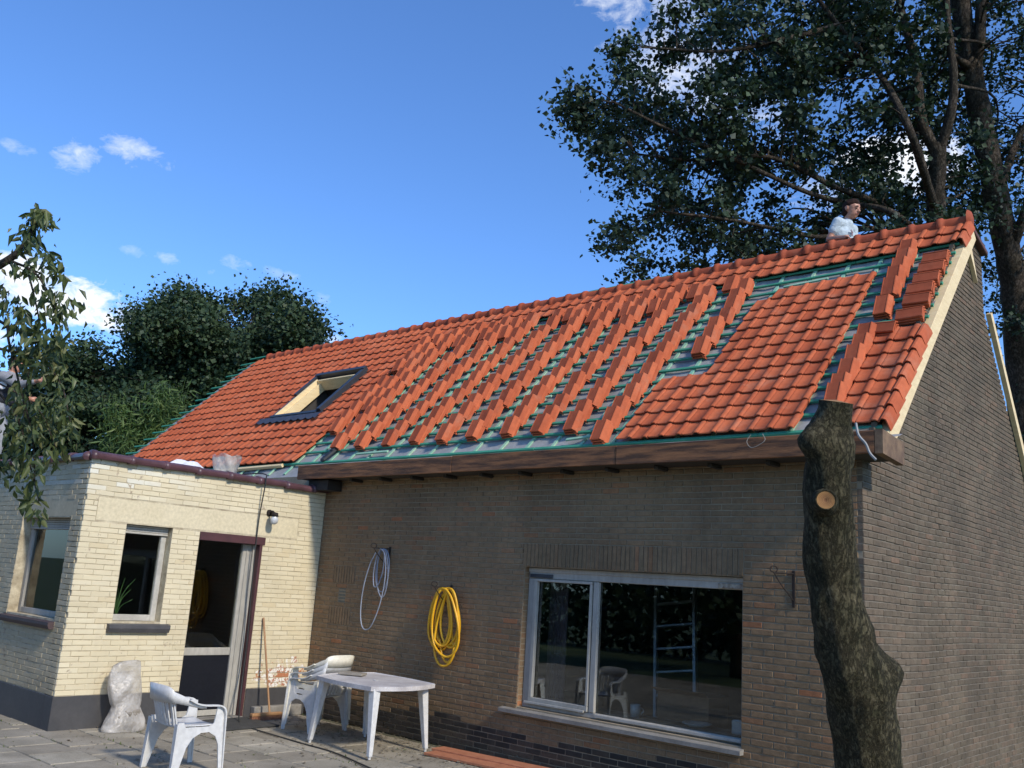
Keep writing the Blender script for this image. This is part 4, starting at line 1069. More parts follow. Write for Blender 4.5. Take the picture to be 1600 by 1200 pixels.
for lx, ly in ((0, .02), (.58, .02), (0, .38), (.58, .38)):
    b = MB(); b.bevbox((lx, ly, .001), (lx+.04, ly+.04, .129), .003); b.build('leg', M_ROOMFLOOR, stool)
b = MB(); b.add([(0, .0, .421), (.62, 0, .421), (.64, -.12, .47), (-.02, -.12, .47)], [(0, 1, 2, 3)]); b.build('flap', M_CARD, bx)
ld = empty('ladder', (-5.95, WY+1.1, .3), 'aluminium step ladder standing inside the big window', 'ladder')
for sx in (0, .52):
    b = MB(); b.bevbox((sx-.02, 0, 0), (sx+.02, .05, 1.75), .004, 0, Matrix.Rotation(R(-8), 4, 'Y') @ Matrix.Rotation(R(-10), 4, 'X')); b.build('rail', M_LADDER, ld)
for k in range(6):
    b = MB(); b.bevbox((0.02, 0.0, .22+k*.26), (.50, .06, .245+k*.26), .003, 0, Matrix.Rotation(R(-8), 4, 'Y') @ Matrix.Rotation(R(-10), 4, 'X')); b.build('tread', M_LADDER, ld)
b = MB(); n = 30; V = []; F = []
for i in range(n+1):
    x = -7.0+.28*i/n; yy = WY+.42+.02*math.sin(i*1.6); V += [(x, yy, .4), (x, yy, 2.45)]
F = [(2*i, 2*i+2, 2*i+3, 2*i+1) for i in range(n)]
o = b.add(V, F).build('curtain', M_CURTAIN, smooth=True); tag(o, 'dusty pink curtain gathered at the left of the big window', 'curtain')

# ================================================================== small things on the walls
def bracket(loc, flip=1, lab='', group='wrought iron wall brackets'):
    e = empty('wall_bracket', loc, lab, 'bracket', group)
    b = MB(); b.bevbox((-.014, -.012, -.30), (.014, -.001, .03), .002); b.build('wall_plate', M_IRON, e)
    b = MB(); b.tube([(0, -.012, 0), (flip*.03, -.06, .0), (flip*.10, -.20, 0)], .007, 6); b.build('arm', M_IRON, e)
    pts = [(0, -.012, -.24)] + [(flip*.10*t, -.012-.19*t, -.24+.24*t**.8-.03*math.sin(math.pi*t)) for t in (.25, .5, .75, 1)]
    ex, ey = pts[-1][0], pts[-1][1]
    pts += [(ex+flip*.02*math.sin(a), ey-.03*math.sin(a), .03-.03*math.cos(a)) for a in (.8, 1.6, 2.4, 3.2, 4.0, 4.8, 5.6)]
    b = MB(); b.tube(smooth_path(pts, 4), .006, 6); b.build('scroll', M_IRON, e); return e
bracket((-3.79, WY-.001, 2.17), -1, 'empty black scroll bracket on the brick wall right of the big window')
bracket((-9.42, WY-.001, 2.27), -1, 'black scroll bracket carrying the grey hose')
bracket((-8.22, WY-.001, 1.83), -1, 'black scroll bracket carrying the yellow hose')
# yellow hose in a bundle of loops
pts = []; random.seed(3)
nl = 9
for l in range(nl):
    L = .62+.08*random.random()+(.10 if l % 4 == 0 else 0)+(.12 if l == nl-1 else 0); W = .17+.09*random.random(); ph = -.07+.026*l
    dy = -.03-.013*(l % 5)-.012*random.random(); sh = random.uniform(-.06, .05)
    for k in range(16):
        a = 2*math.pi*k/16
        z = -L/2*(1-math.cos(a)); wdt = W*math.sin(a)*(.62+.5*math.sin(a/2)**2)
        pts.append((ph+wdt+sh*(1-math.cos(a))*.8, dy-.035*(1+math.cos(a))*.5-.004*math.sin(3*a+l), z+random.uniform(-.006, .006)))
pts += [(.06, -.06, -.2), (.16, -.05, -.55), (.20, -.05, -.72), (.13, -.055, -.86), (.03, -.06, -.80), (-.02, -.06, -.66), (-.04, -.06, -.60)]
b = MB(); b.tube(smooth_path([(x-8.25, y+WY-.01, z+1.815) for x, y, z in pts], 4), .0145, 8)
o = b.build('yellow_hose', M_HOSE, smooth=True); tag(o, 'coiled yellow garden hose hanging on the brown brick wall', 'hose')
random.seed(5); pts = []
for l, (L, W, cx) in enumerate(((.55, .13, .0), (.62, .11, .03), (.50, .09, -.03), (1.05, .20, -.08))):
    for k in range(14):
        a = 2*math.pi*k/14; pts.append((cx*(.5-.5*math.cos(a))*2+W*math.sin(a), -.05-.02*l, -L/2*(1-math.cos(a))+random.uniform(-.008, .008)))
b = MB(); b.tube(smooth_path([(x-9.46, y+WY-.02, z+2.265) for x, y, z in pts], 4), .0075, 7)
o = b.build('grey_hose', M_GREYHOSE, smooth=True); tag(o, 'thin grey hose looped over a bracket on the brown brick wall', 'hose')
random.seed(11)
# wall lamp on the extension
wl = empty('wall_lamp', (XE, 7.30, 2.66), 'small outdoor wall lamp with round glass on the cream wall', 'lamp')
b = MB(); b.lathe([(0, 0), (.045, 0), (.045, .015), (.02, .03), (0, .03)], seg=14, M=Matrix.Rotation(R(90), 4, 'Y')); b.build('back_plate', M_IRON, wl, True)
b = MB(); b.tube(smooth_path([(.02, 0, 0), (.08, 0, .02), (.13, .0, -.01)], 5), .014, 8); b.lathe([(0, .03), (.042, .02), (.05, -.03), (.045, -.03)], (.14, 0, -.02), 14); b.build('arm', M_IRON, wl, True)
b = MB(); b.lathe([(.04, 0), (.055, -.04), (.048, -.085), (.02, -.105), (0, -.108)], (.14, 0, -.05), 14); b.build('glass_globe', M_BULB, wl, True)
# the cable from the roof edge down the wall and over the paving
pts = [(XE-.3, 7.0, 3.16), (XE+.05, 7.11, 3.17), (XE+.10, 7.12, 3.06), (XE+.03, 7.13, 2.5), (XE+.022, 7.15, 1.7), (XE+.025, 7.18, 1.0), (XE+.05, 7.16, .5), (XE+.22, 7.06, .16), (-10.45, 6.92, .02), (-10.07, 6.86, .012), (-9.6, 6.83, .012), (-9.0, 6.80, .012), (-8.4, 6.78, .012), (-7.7, 6.62, .012), (-7.0, 6.45, .012), (-6.2, 6.3, .012), (-5.0, 5.9, .012)]
b = MB(); b.tube(smooth_path(pts, 8), .0085, 6); o = b.build('black_cable', M_BLACK, smooth=True); tag(o, 'thin black cable hanging down the cream wall and running over the paving', 'cable')
# broom
br = empty('broom', (-10.62, 7.42, 0), 'wooden broom leaning against the cream wall beside the door', 'broom')
b = MB(); b.tube([(.02, .03, .06), (-.285, -.03, 1.27)], .013, 8); b.build('handle', M_BROOM, br)
b = MB(); b.bevbox((-.03, -.24, .055), (.035, .22, .095), .008); b.build('head', M_BROOM, br)
b = MB()
for i in range(9):
    for k in range(24):
        x = -.024+.054*i/8+random.uniform(-.003, .003); y = -.23+.44*k/23; b.box((x-.0025, y-.005, .003), (x+.0025, y+.005, .056))
b.build('bristles', M_BRISTLE, br)
# doormat
b = MB(); b.bevbox((-.36, -.5, .0), (.36, .5, .022), .006); o = b.build('doormat', M_MAT, loc=(-10.45, 6.76, .004)); o.rotation_euler.z = R(2); tag(o, 'dark doormat lying in front of the extension door', 'doormat')
# plastic bag with rubble leaning on the plinth
def bag():
    nz, na = 26, 40; V = []; F = []
    prof = [(0, .37), (.03, .395), (.13, .35), (.20, .29), (.26, .255), (.30, .29), (.42, .31), (.54, .305), (.66, .28), (.80, .23)]
    for i in range(nz):
        t = i/(nz-1)*.72; w = np.interp(t, [p[0] for p in prof], [p[1] for p in prof])*.62; d = np.interp(t, [0, .1, .3, .5, .8], [.13, .135, .08, .05, .02])
        for k in range(na):
            a = 2*math.pi*k/na
            n = 1+.04*math.sin(3*a+t*5)+.02*math.sin(7*a-t*9)
            sx = math.copysign(abs(math.cos(a))**.75, math.cos(a)); sy = math.copysign(abs(math.sin(a))**.8, math.sin(a))
            zt = t + (.05*math.sin(a*1+.5) if i > nz-4 else 0)
            V.append((d*sy*n-.14*t, w*sx*n+.02*math.sin(t*8), zt))
    for i in range(nz-1):
        for k in range(na): F.append((i*na+k, i*na+(k+1) % na, (i+1)*na+(k+1) % na, (i+1)*na+k))
    F.append(tuple((nz-1)*na+k for k in range(na)))
    return MB().add(V, F)
pb = empty('plastic_bag', (-10.62, 5.48, .003), 'cloudy plastic bag slumped against the black plinth left of the door', 'bag'); pb.rotation_euler.z = R(-6)
bag().build('film', M_FILM, pb, smooth=True)
b = MB(); rb = random.Random(4)
for q in range(14):
    s_ = rb.uniform(.03, .06); b.bevbox((-s_, -s_, -s_*.7), (s_, s_, s_*.7), .008, 0, Matrix.Translation((rb.uniform(-.06, .05), rb.uniform(-.15, .15), rb.uniform(.05, .22))) @ Matrix.Rotation(rb.uniform(0, 3), 4, (rb.random(), rb.random(), 1)))
tag(b.build('rubble', M_GREYBOARD, pb), kind='stuff')
# planks on the ground by the house wall
for i, (xx, yy, z, L, W, rz, lab) in enumerate(((-7.84, 7.60, .004, 1.9, .20, .10, 'front red brown plank on the paving below the big window'), (-7.93, 7.80, .020, 1.62, .215, .09, 'rear red brown plank overlapping another one beside the brick wall'))):
    b = MB(); b.bevbox((0, 0, 0), (L, W, .028), .003); o = b.build('plank', M_PLANK, loc=(xx, yy, z)); o.rotation_euler.z = rz; tag(o, lab, 'plank', 'planks by the house wall')
b = MB(); b.bevbox((0, 0, 0), (.12, .19, .05), .004); o = b.build('brick_block', M_WHITE, loc=(-6.24, 7.95, .004)); tag(o, 'pale block lying at the end of the red brown planks', 'block')
# things on the extension roof
b = MB(); V = []; F = []; na, nz = 36, 12
for i in range(nz):
    t = i/(nz-1)
    for k in range(na):
        a = 2*math.pi*k/na; r = (.15+.07*t)*(1+.10*math.sin(3*a+4*t)+.07*math.sin(8*a+t*9)); V.append((r*math.cos(a), r*.8*math.sin(a), (.34*t)*(1+.05*math.sin(5*a))))
for i in range(nz-1):
    for k in range(na): F.append((i*na+k, i*na+(k+1) % na, (i+1)*na+(k+1) % na, (i+1)*na+k))
b.add(V, F); o = b.build('rubble_sack', M_FILM, smooth=True, loc=(-11.42, 6.85, 3.06)); tag(o, 'open crumpled sack standing on the flat extension roof', 'sack')
b = MB(); n = 12; V = [(-.28+.56*i/n, -.42+.84*k/n, .03+.15*math.exp(-((i-6)**2+(k-6)**2)/14.0)+.03*math.sin(i*.9+k*.6)**2+.012*math.sin(k*1.1+i*.7)) for i in range(n+1) for k in range(n+1)]
F = [(i*(n+1)+k, (i+1)*(n+1)+k, (i+1)*(n+1)+k+1, i*(n+1)+k+1) for i in range(n) for k in range(n)]
o = b.add(V, F).build('white_sheet', M_SHEET, loc=(-11.42, 6.25, 3.07)); tag(o, 'crumpled white sheet lying on the flat extension roof', 'sheet')
b = MB(); b.bevbox((0, 0, 0), (2.6, .05, .05), .004); o = b.build('timber_lath', M_YELLOW_WOOD); o.matrix_world = RM(-15.2, 4.56, -.072, R(1.5)); tag(o, 'pale timber lath lying along the eave above the extension', 'lath')

# ================================================================== garden furniture
def chair(name, loc, rz, label, mat, group):
    e = empty(name, loc, label, 'chair', group); e.rotation_euler.z = rz
    def strip(path, widths, th, nm, up=(0, 0, 1)):
        """a band following path; widths = half width vector at each point"""
        V = []; F = []; n = len(path)
        for i, (p, w) in enumerate(zip(path, widths)):
            p = Vector(p); w = Vector(w); t = Vector(path[min(i+1, n-1)])-Vector(path[max(i-1, 0)]); nn = w.cross(t).normalized()*th/2
            V += [tuple(p-w-nn), tuple(p+w-nn), tuple(p+w+nn), tuple(p-w+nn)]
        for i in range(n-1):
            for k in range(4): F.append((i*4+k, i*4+(k+1) % 4, (i+1)*4+(k+1) % 4, (i+1)*4+k))
        F += [(0, 1, 2, 3)[::-1], tuple((n-1)*4+k for k in range(4))]
        return MB().add(V, F).build(nm, mat, e)
    # local: +y front. seat
    n = 12; V = []; F = []
    for i in range(n+1):
        for k in range(n+1):
            u = -1+2*i/n; y = -.20+.44*k/n; w = .215+.02*k/n
            V.append((u*w, y, .425-.018*(1-u*u)+.02*((k/n)**3)-.018*(1 if k == n else 0)+.015*(1-k/n)))
    F = [(i*(n+1)+k, (i+1)*(n+1)+k, (i+1)*(n+1)+k+1, i*(n+1)+k+1) for i in range(n) for k in range(n)]
    o = MB().add(V, F).build('seat', mat, e, True); md = o.modifiers.new('thick', 'SOLIDIFY'); md.thickness = .012; md.offset = -1
    # curved top band of the back running into the arms
    V = []; F = []; m = 28
    for i in range(m+1):
        t = -1+2*i/m; a = abs(t)
        if a < .5: x = .235*math.sin(a/.5*math.pi/2)*.98; y = -.315+.06*(1-math.cos(a/.5*math.pi/2)); zt = .792-.052*(a/.5)**3.2; zb = .640+.004*a
        else:
            q = (a-.5)/.5; x = .232+.045*q; y = -.255+.30*q; zt = .740-.118*min(1, q*1.25)**1.1; zb = .642-.050*min(1, q*1.3)
            zb = min(zb, zt-.035)
        x = math.copysign(x, t)
        V += [(x, y, zb), (x*1.03, y-.018*(1-min(1, max(0, (a-.5)*3))), zt)]
    F = [(2*i, 2*i+2, 2*i+3, 2*i+1) for i in range(m)]
    o = MB().add(V, F).build('top_band', mat, e, True); md = o.modifiers.new('thick', 'SOLIDIFY'); md.thickness = .008; md.offset = 0
    # back panel with slots
    for k in range(7):
        x = -.165+.055*k; wd = .019
        strip([(x, -.300+.05*(x/.2)**2, .66), (x*.97, -.262+.05*(x/.2)**2, .54), (x*.94, -.222+.03*(x/.2)**2, .435)], [(wd, 0, 0)]*3, .011, 'back_slat')
    strip([(-.185, -.288+.045, .655), (-.178, -.25+.04, .54), (-.17, -.205+.03, .43)], [(.016, .004, 0)]*3, .014, 'back_side_rail'); strip([(.185, -.288+.045, .655), (.178, -.25+.04, .54), (.17, -.205+.03, .43)], [(.016, -.004, 0)]*3, .014, 'back_side_rail')
    for s in (-1, 1):
        # arm: flat band forward then curling down into the front leg
        path = smooth_path([(s*.262, -.13, .672), (s*.270, -.05, .634), (s*.277, .03, .617), (s*.280, .12, .613), (s*.282, .19, .606), (s*.283, .232, .575), (s*.284, .245, .52), (s*.285, .25, .44)], 4)
        strip([tuple(p) for p in path], [(.030-.006*min(1, i/14), 0, 0) for i in range(len(path))], .013, 'armrest')
        # side panel under the arm with the arch between the legs
        out = [(.245, .59), (.252, .42), (.275, 0), (.235, 0), (.205, .26), (.17, .335), (.10, .375), (.02, .372), (-.06, .33), (-.115, .25), (-.19, 0), (-.245, 0), (-.235, .20), (-.22, .40), (-.215, .47), (-.16, .47), (-.14, .425), (.10, .425), (.145, .45), (.155, .50), (.165, .57), (.17, .60)]
        def sx(z): return .262+.030*(1-z/.6)+.0
        V = [(s*sx(z), y, z) for y, z in out] + [(s*(sx(z)-.014), y, z) for y, z in out]; nn = len(out)
        bm = bmesh.new(); vs = [bm.verts.new(p) for p in V[:nn]]; fc = bm.faces.new(vs if s > 0 else vs[::-1]); bmesh.ops.triangulate(bm, faces=[fc])
        mb = MB().addbm(bm); o = mb.build('side_panel', mat, e); md = o.modifiers.new('thick', 'SOLIDIFY'); md.thickness = .014; md.offset = 0
        # legs: flanges that give the L section
        strip([(s*.285, .248, .46), (s*.288, .258, .25), (s*.292, .272, .0)], [(.026, 0, 0), (.022, 0, 0), (.017, 0, 0)], .012, 'front_leg')
        strip([(s*.262, -.225, .46), (s*.272, -.232, .25), (s*.284, -.242, .0)], [(.030, 0, 0), (.025, 0, 0), (.017, 0, 0)], .012, 'rear_leg')
    return e
chair('garden_chair', (-8.40, 4.96, .004), R(-2), 'white plastic garden chair standing alone in the foreground facing the door', M_PLASTIC, 'white plastic garden chairs')
for k in range(3):
    chair('garden_chair', (-9.72+.012*k, 7.52+.008*k, .004+.066*k), R(96), ['white plastic garden chair at the bottom of the stack behind the table', 'white plastic garden chair in the middle of the stack behind the table', 'cream topped plastic garden chair on top of the stack behind the table'][k], M_CREAMPL if k == 2 else M_PLASTIC, 'white plastic garden chairs')
# table
tb_ = empty('garden_table', (-8.53, 7.36, .004), 'white plastic garden table with bowed ends beside the brick wall', 'table')
def bow(A, B, h, n=10):
    A = np.array(A); B = np.array(B); d = B-A; nn = np.array([d[1], -d[0]])/np.linalg.norm(d); return [tuple(A+d*i/n+nn*h*math.sin(math.pi*i/n)) for i in range(n)]
A, B, C_, D = (-.50, -.43), (.56, -.50), (.56, .46), (-.62, .54)
ring = bow(A, B, .045)+bow(B, C_, .13)+bow(C_, D, .04)+bow(D, A, .13)
n = len(ring); V = []
for sc, z in ((.965, .715), (.985, .735), (1.0, .735), (1.0, .69)): V += [(x*sc, y*sc, z) for x, y in ring]
sc_ = [( .0, .735)]
V2 = [(x*.972, y*.972, .7305) for x, y in ring]
m = MB(); loops = [[(x*.0, y*.0, .729) for x, y in ring[:1]]]
V = [(x*.965, y*.965, .729) for x, y in ring]+[(x*.985, y*.985, .738) for x, y in ring]+[(x, y, .735) for x, y in ring]+[(x, y, .690) for x, y in ring]+[(x*.97, y*.97, .690) for x, y in ring]+[(x*.97, y*.97, .715) for x, y in ring]
F = [tuple(range(n)), tuple(range(5*n, 6*n))[::-1]]
for s in range(5):
    for i in range(n): F.append((s*n+i, (s+1)*n+i, (s+1)*n+(i+1) % n, s*n+(i+1) % n))
m.add(V, F); m.build('tabletop', M_TABLE, tb_)
b = MB(); b.lathe([(0, .7305), (.028, .7305), (.032, .7360), (.022, .7380), (0, .7350)], (.05, .0, 0), 16); b.build('parasol_hole_cap', M_PLASTIC, tb_)
for (fx, fy, tx, ty) in ((-.50, -.43, -.42, -.36), (.61, -.48, .53, -.42), (.54, .40, .48, .34), (-.52, .40, -.45, .34)):
    b = MB(); 
    def lp(t, w): return (tx+(fx-tx)*(1-t), ty+(fy-ty)*(1-t))
    sgx, sgy = math.copysign(1, tx), math.copysign(1, ty); w0, w1 = .024, .048
    b.hexa([(fx-w0, fy-w0, .03), (fx+w0, fy-w0, .03), (fx+w0, fy+w0, .03), (fx-w0, fy+w0, .03), (tx-w1, ty-w1, .712), (tx+w1, ty-w1, .712), (tx+w1, ty+w1, .712), (tx-w1, ty+w1, .712)])
    o = b.build('leg', M_PLASTIC, tb_); md = o.modifiers.new('bev', 'BEVEL'); md.width = .007; md.segments = 2
    b = MB(); b.lathe([(0, 0), (.016, 0), (.019, .03), (0, .031)], (fx, fy, 0), 10); b.build('leg_foot', M_PLASTIC, tb_)
b = MB(); b.bevbox((-.15, -.09, 0), (.15, .09, .028), .004); o = b.build('wood_offcut', M_GREYBOARD, loc=(-8.98, 7.42, .742)); o.rotation_euler.z = R(30); tag(o, 'flat grey wood offcut lying on the white garden table', 'offcut')
# the stub of a brick ledge between broom and chairs
b = MB(); b.bevbox((0, 0, 0), (.10, .75, .14), .01); o = b.build('concrete_ledge', M_STONE, loc=(XE+.014, 7.36, .0)); tag(o, 'low concrete ledge along the plinth behind the broom', 'ledge')
# ================================================================== trees
def leaf_mesh(name, C, size, mat, aspect=.62, droop=0.0, fold=.25, seedo=0, long=False):
    """leaves as folded kites, C (n,3)"""
    r = np.random.default_rng(100+seedo); n = len(C)
    ax = r.normal(size=(n, 3)); ax[:, 2] = ax[:, 2]*.7 - droop; ax /= np.linalg.norm(ax, axis=1)[:, None]
    up = r.normal(size=(n, 3)); sd = np.cross(ax, up); sd /= np.linalg.norm(sd, axis=1)[:, None]; nn = np.cross(sd, ax)
    s = size*(.5+1.0*r.random(n)**1.2)[:, None]
    base = C; tip = C+ax*s; w = s*aspect*.5; midp = C+ax*s*.42
    l = midp+sd*w+nn*s*fold*.3; rr = midp-sd*w+nn*s*fold*.3
    if long:
        m2 = C+ax*s*.75+nn*(-.06*s); l2 = m2+sd*w*.6; r2 = m2-sd*w*.6; tip = C+ax*s+nn*(-.18*s)
        V = np.stack([base, rr, r2, tip, l2, l], 1).reshape(-1, 3); b = (np.arange(n)*6)[:, None]
        F = np.concatenate([b+np.array([[0, 1, 2, 3]]), b+np.array([[0, 3, 4, 5]])])
        return fastmesh(name, V, F, mat)
    V = np.stack([base, rr, tip, l], 1).reshape(-1, 3); b = (np.arange(n)*4)[:, None]
    F = np.concatenate([b+np.array([[0, 1, 2]]), b+np.array([[0, 2, 3]])])
    return fastmesh(name, V, F, mat)
def inpoly(px, py, poly):
    c = False; j = len(poly)-1
    for i in range(len(poly)):
        xi, yi = poly[i]; xj, yj = poly[j]
        if (yi > py) != (yj > py) and px < (xj-xi)*(py-yi)/(yj-yi)+xi: c = not c
        j = i
    return c
def make_tree(name, base, limbs, clumps, label, cat, leafmat, barkmat, leaf=.085, per=60, spread=.34, seedo=0, twig=.012, group=None, crown='crown', aspect=.8, droop=0, kind_leaf=False):
    e = empty(name, tuple(base), label, cat, group); inv = Matrix.Translation(tuple(-Vector(base)))
    tr = MB()
    allp = []
    for (pts, r0, r1) in limbs:
        sp = smooth_path(pts, 6); n = len(sp); rad = [r0+(r1-r0)*(i/(n-1)) for i in range(n)]
        rad = [r*(1+.06*math.sin(i*2.1)) for i, r in enumerate(rad)]
        tr.tube(sp, rad, 10 if r0 > .08 else 7); allp += [(np.array(p), r) for p, r in zip(sp, rad)]
    o = tr.build('trunk', barkmat, e, True); o.matrix_local = inv
    P = np.array([p for p, r in allp]); RR = np.array([r for p, r in allp]); r = np.random.default_rng(50+seedo)
    tw = MB(); leaves = []
    for c in clumps:
        c = np.array(c)
        d = np.linalg.norm(P-c, axis=1)+np.maximum(0, P[:, 2]-c[2])*.6; i = int(np.argmin(d)); a = P[i]
        L = np.linalg.norm(c-a); mid = a+(c-a)*.5+np.array([0, 0, .10*L])+r.normal(size=3)*.06*L
        sp = smooth_path([a, mid, c], 4); n = len(sp); r0 = min(RR[i]*.6, twig*(1+.5*L))
        tw.tube(sp, [r0*(1-.8*k/(n-1)) for k in range(n)], 5, caps=False)
        m = int(per*(.6+.8*r.random())); s = spread*(.7+.6*r.random())
        pts = c+r.normal(size=(m, 3))*np.array([s, s, s*.75])*.62
        leaves.append(pts)
        nsub = 4 if leaf < .12 else 2                                            # sprigs sticking out of the clump
        for q in range(nsub):
            dv = r.normal(size=3); dv /= np.linalg.norm(dv); dv[2] = dv[2]*.7-.15*droop
            tip = c+dv*s*((1.0+.7*r.random()) if leaf < .12 else .85); k = max(4, int(per*.12)); t = r.random(k)[:, None]
            leaves.append(c+(tip-c)*t+r.normal(size=(k, 3))*leaf*.6)
            tw.tube([tuple(c), tuple((c+tip)/2+np.array([0, 0, .03])), tuple(tip)], [twig*.35, twig*.25, twig*.12], 4, caps=False)
        if L > .5:
            t = .45+.55*r.random(max(3, int(m*.25)))[:, None]; leaves.append(a+(c-a)*t+r.normal(size=(len(t), 3))*spread*.45)
    o = tw.build('twigs', barkmat, e, True); o.matrix_local = inv
    o = obj(crown, leaf_mesh(name+'_leaves', np.concatenate(leaves), leaf, leafmat, aspect, droop, seedo=seedo), e); o.matrix_local = inv
    return e
def scatter(poly, d0, d1, n, seed, holes=(), clear=()):
    r = random.Random(seed); xs = [p[0] for p in poly]; ys = [p[1] for p in poly]; out = []
    while len(out) < n:
        x = r.uniform(min(xs), max(xs)); y = r.uniform(min(ys), max(ys))
        if not inpoly(x, y, poly): continue
        if any(((x-hx)/hr)**2+((y-hy)/hq)**2 < 1 for hx, hy, hr, hq in holes): continue
        d = r.uniform(d0, d1); skip = False
        for (x0, y0, x1, y1, w, dt) in clear:                 # keep the foliage off the near side of a trunk
            t = ((x-x0)*(x1-x0)+(y-y0)*(y1-y0))/((x1-x0)**2+(y1-y0)**2)
            if 0 <= t <= 1 and math.hypot(x-x0-t*(x1-x0), y-y0-t*(y1-y0)) < w and d < dt: skip = True
        if skip and r.random() < .88: continue
        out.append(at(x, y, d))
    return out
# --- big poplar: two stems and long limbs
tA = [at(1480, 620, 18.5), at(1468, 420, 18.3), at(1462, 330, 18.2), at(1466, 240, 18.0)]
bA = np.array([tA[0][0]+.1, tA[0][1]+.1, -.1])
limbsA = [([bA]+tA+[at(1464, 226, 18.0)], .28, .115),
          ([tA[-1], at(1440, 190, 18.0), at(1430, 100, 18.1), at(1405, 0, 18.3), at(1390, -120, 18.6)], .125, .05),
          ([tA[-1], at(1485, 180, 17.8), at(1490, 120, 17.8), at(1480, 20, 18.0), at(1470, -150, 18.0)], .11, .045),
          ([at(1462, 330, 18.2), at(1420, 200, 17.0), at(1370, 110, 18.1), at(1310, 40, 17.7), at(1250, -40, 17.5)], .085, .035),
          ([at(1464, 400, 18.3), at(1400, 335, 17.2), at(1330, 318, 18.1), at(1260, 300, 17.7), at(1150, 250, 17.3), at(1050, 205, 17.0), at(960, 160, 16.7)], .07, .02),
          ([at(1464, 420, 18.3), at(1390, 330, 18.0), at(1300, 290, 18.0), at(1200, 245, 18.0), at(1080, 250, 17.8), at(990, 240, 17.6)], .075, .02),
          ([at(1468, 440, 18.3), at(1380, 360, 18.5), at(1280, 370, 17.9), at(1150, 345, 17.5), at(1030, 330, 17.3)], .065, .02),
          ([at(1310, 40, 17.7), at(1230, 60, 17.3), at(1130, 80, 17.1), at(1020, 75, 16.9)], .06, .02)]
polyA = [(880, 180), (905, 150), (935, 185), (955, 110), (975, 90), (1005, 110), (1030, 75), (1062, 55), (1085, 0), (1090, -120), (1560, -120), (1560, 120), (1545, 420), (1500, 400), (1440, 400), (1330, 400), (1130, 420), (995, 425), (955, 372), (1000, 350), (960, 300), (920, 250)]
holesA = [(1050, 120, 35, 30), (1075, 150, 28, 22), (1180, 175, 40, 22), (1120, 95, 26, 20), (1415, 262, 30, 22), (1345, 350, 32, 34), (1180, 320, 22, 22), (1015, 210, 12, 12), (1230, 205, 20, 15), (1270, 330, 24, 14), (1000, 300, 15, 12), (1105, 290, 14, 12), (1400, 20, 14, 35), (1530, 60, 25, 50)]
CLR = [(1600, 660, 1572, 380, 55, 19.9), (1572, 380, 1545, 250, 52, 19.9), (1545, 250, 1503, 20, 50, 19.9), (1503, 20, 1490, -120, 45, 19.9), (1466, 330, 1466, 235, 24, 18.6),
       (1466, 240, 1440, 170, 18, 18.6), (1466, 240, 1488, 150, 18, 18.6), (1420, 200, 1370, 110, 12, 18.6)]
cl = scatter(polyA, 16.7, 22.0, 390, 1, holesA, CLR)
cl += [at(x, y, d+1.5) for x, y, d in ((885, 170, 15.4), (905, 140, 15.4), (900, 200, 15.5), (968, 90, 15.4), (975, 70, 15.4), (1030, 45, 15.6), (1055, 20, 15.6), (945, 380, 16), (970, 355, 16), (985, 420, 16.2), (930, 230, 15.5), (1035, 160, 15.5))]
make_tree('poplar_tree', bA, limbsA, cl, 'tall dark leaved forked poplar tree behind the roof and the man', 'tree', M_POPLAR, M_BARK, .105, 88, .33, 1)
tB = [at(1600, 660, 19.5), at(1588, 480, 19.4), at(1572, 380, 19.3), at(1545, 250, 19.2), at(1520, 120, 19.2), at(1503, 20, 19.2), at(1490, -120, 19.2)]
bB = np.array([tB[0][0]+.25, tB[0][1]+.2, -.1])
limbsB = [([bB]+tB, .31, .17), ([at(1522, 110, 19.2), at(1530, 60, 19), at(1533, -10, 19), at(1530, -130, 19)], .14, .08),
          ([at(1522, 108, 19.2), at(1500, 95, 18.9), at(1488, 85, 18.8)], .09, .05), ([at(1578, 400, 19.3), at(1598, 340, 19), at(1625, 260, 19)], .12, .06), ([at(1560, 300, 19.2), at(1600, 200, 20), at(1680, 90, 20)], .10, .04)]
polyB = [(1420, -120), (1760, -120), (1760, 760), (1590, 760), (1560, 560), (1540, 470), (1545, 330), (1500, 200)]
clB = scatter(polyB, 17.5, 22, 230, 2, [(1600, 170, 26, 60), (1590, 640, 14, 30), (1560, 60, 22, 40)], CLR)
clB = [c for c in clB]
make_tree('poplar_tree', bB, limbsB, clB, 'tall poplar with a thick leaning bare trunk right of the gable', 'tree', M_POPLAR, M_BARK, .095, 60, .36, 2)
# --- dense dark tree behind the left end of the roof
def blob_tree(name, pts, d0, d1, n, label, seed, leafmat, leaf, per, spread, trunk_px, aspect=.8, group=None, lim=4, bark=None):
    d = (d0+d1)/2; t0 = at(trunk_px[0], trunk_px[1], d); base = np.array([t0[0], t0[1], -.1])
    lob = scatter(pts, d0, d1, n//9, seed); rr_ = np.random.default_rng(seed); c = []
    for L_ in lob:                                        # leafy lobes, filled towards their skins
        rad_ = .55+.75*rr_.random()
        for q in range(9):
            dv = rr_.normal(size=3); dv /= np.linalg.norm(dv); dv[2] = abs(dv[2])*.9-.25; c.append(L_+dv*rad_*(.55+.45*rr_.random()))
    r = random.Random(seed); limbs = [([base, (base+t0)/2, t0], .30, .17)]
    for q in range(lim):
        tip = c[r.randrange(len(c))]; limbs.append(([t0-np.array([0, 0, .4*q]), (t0+tip)/2+np.array([0, 0, .3]), tip], .10, .025))
    return make_tree(name, base, limbs, c, label, 'tree', leafmat, bark or M_BARK, leaf, per, spread, seed, group=group, aspect=aspect)
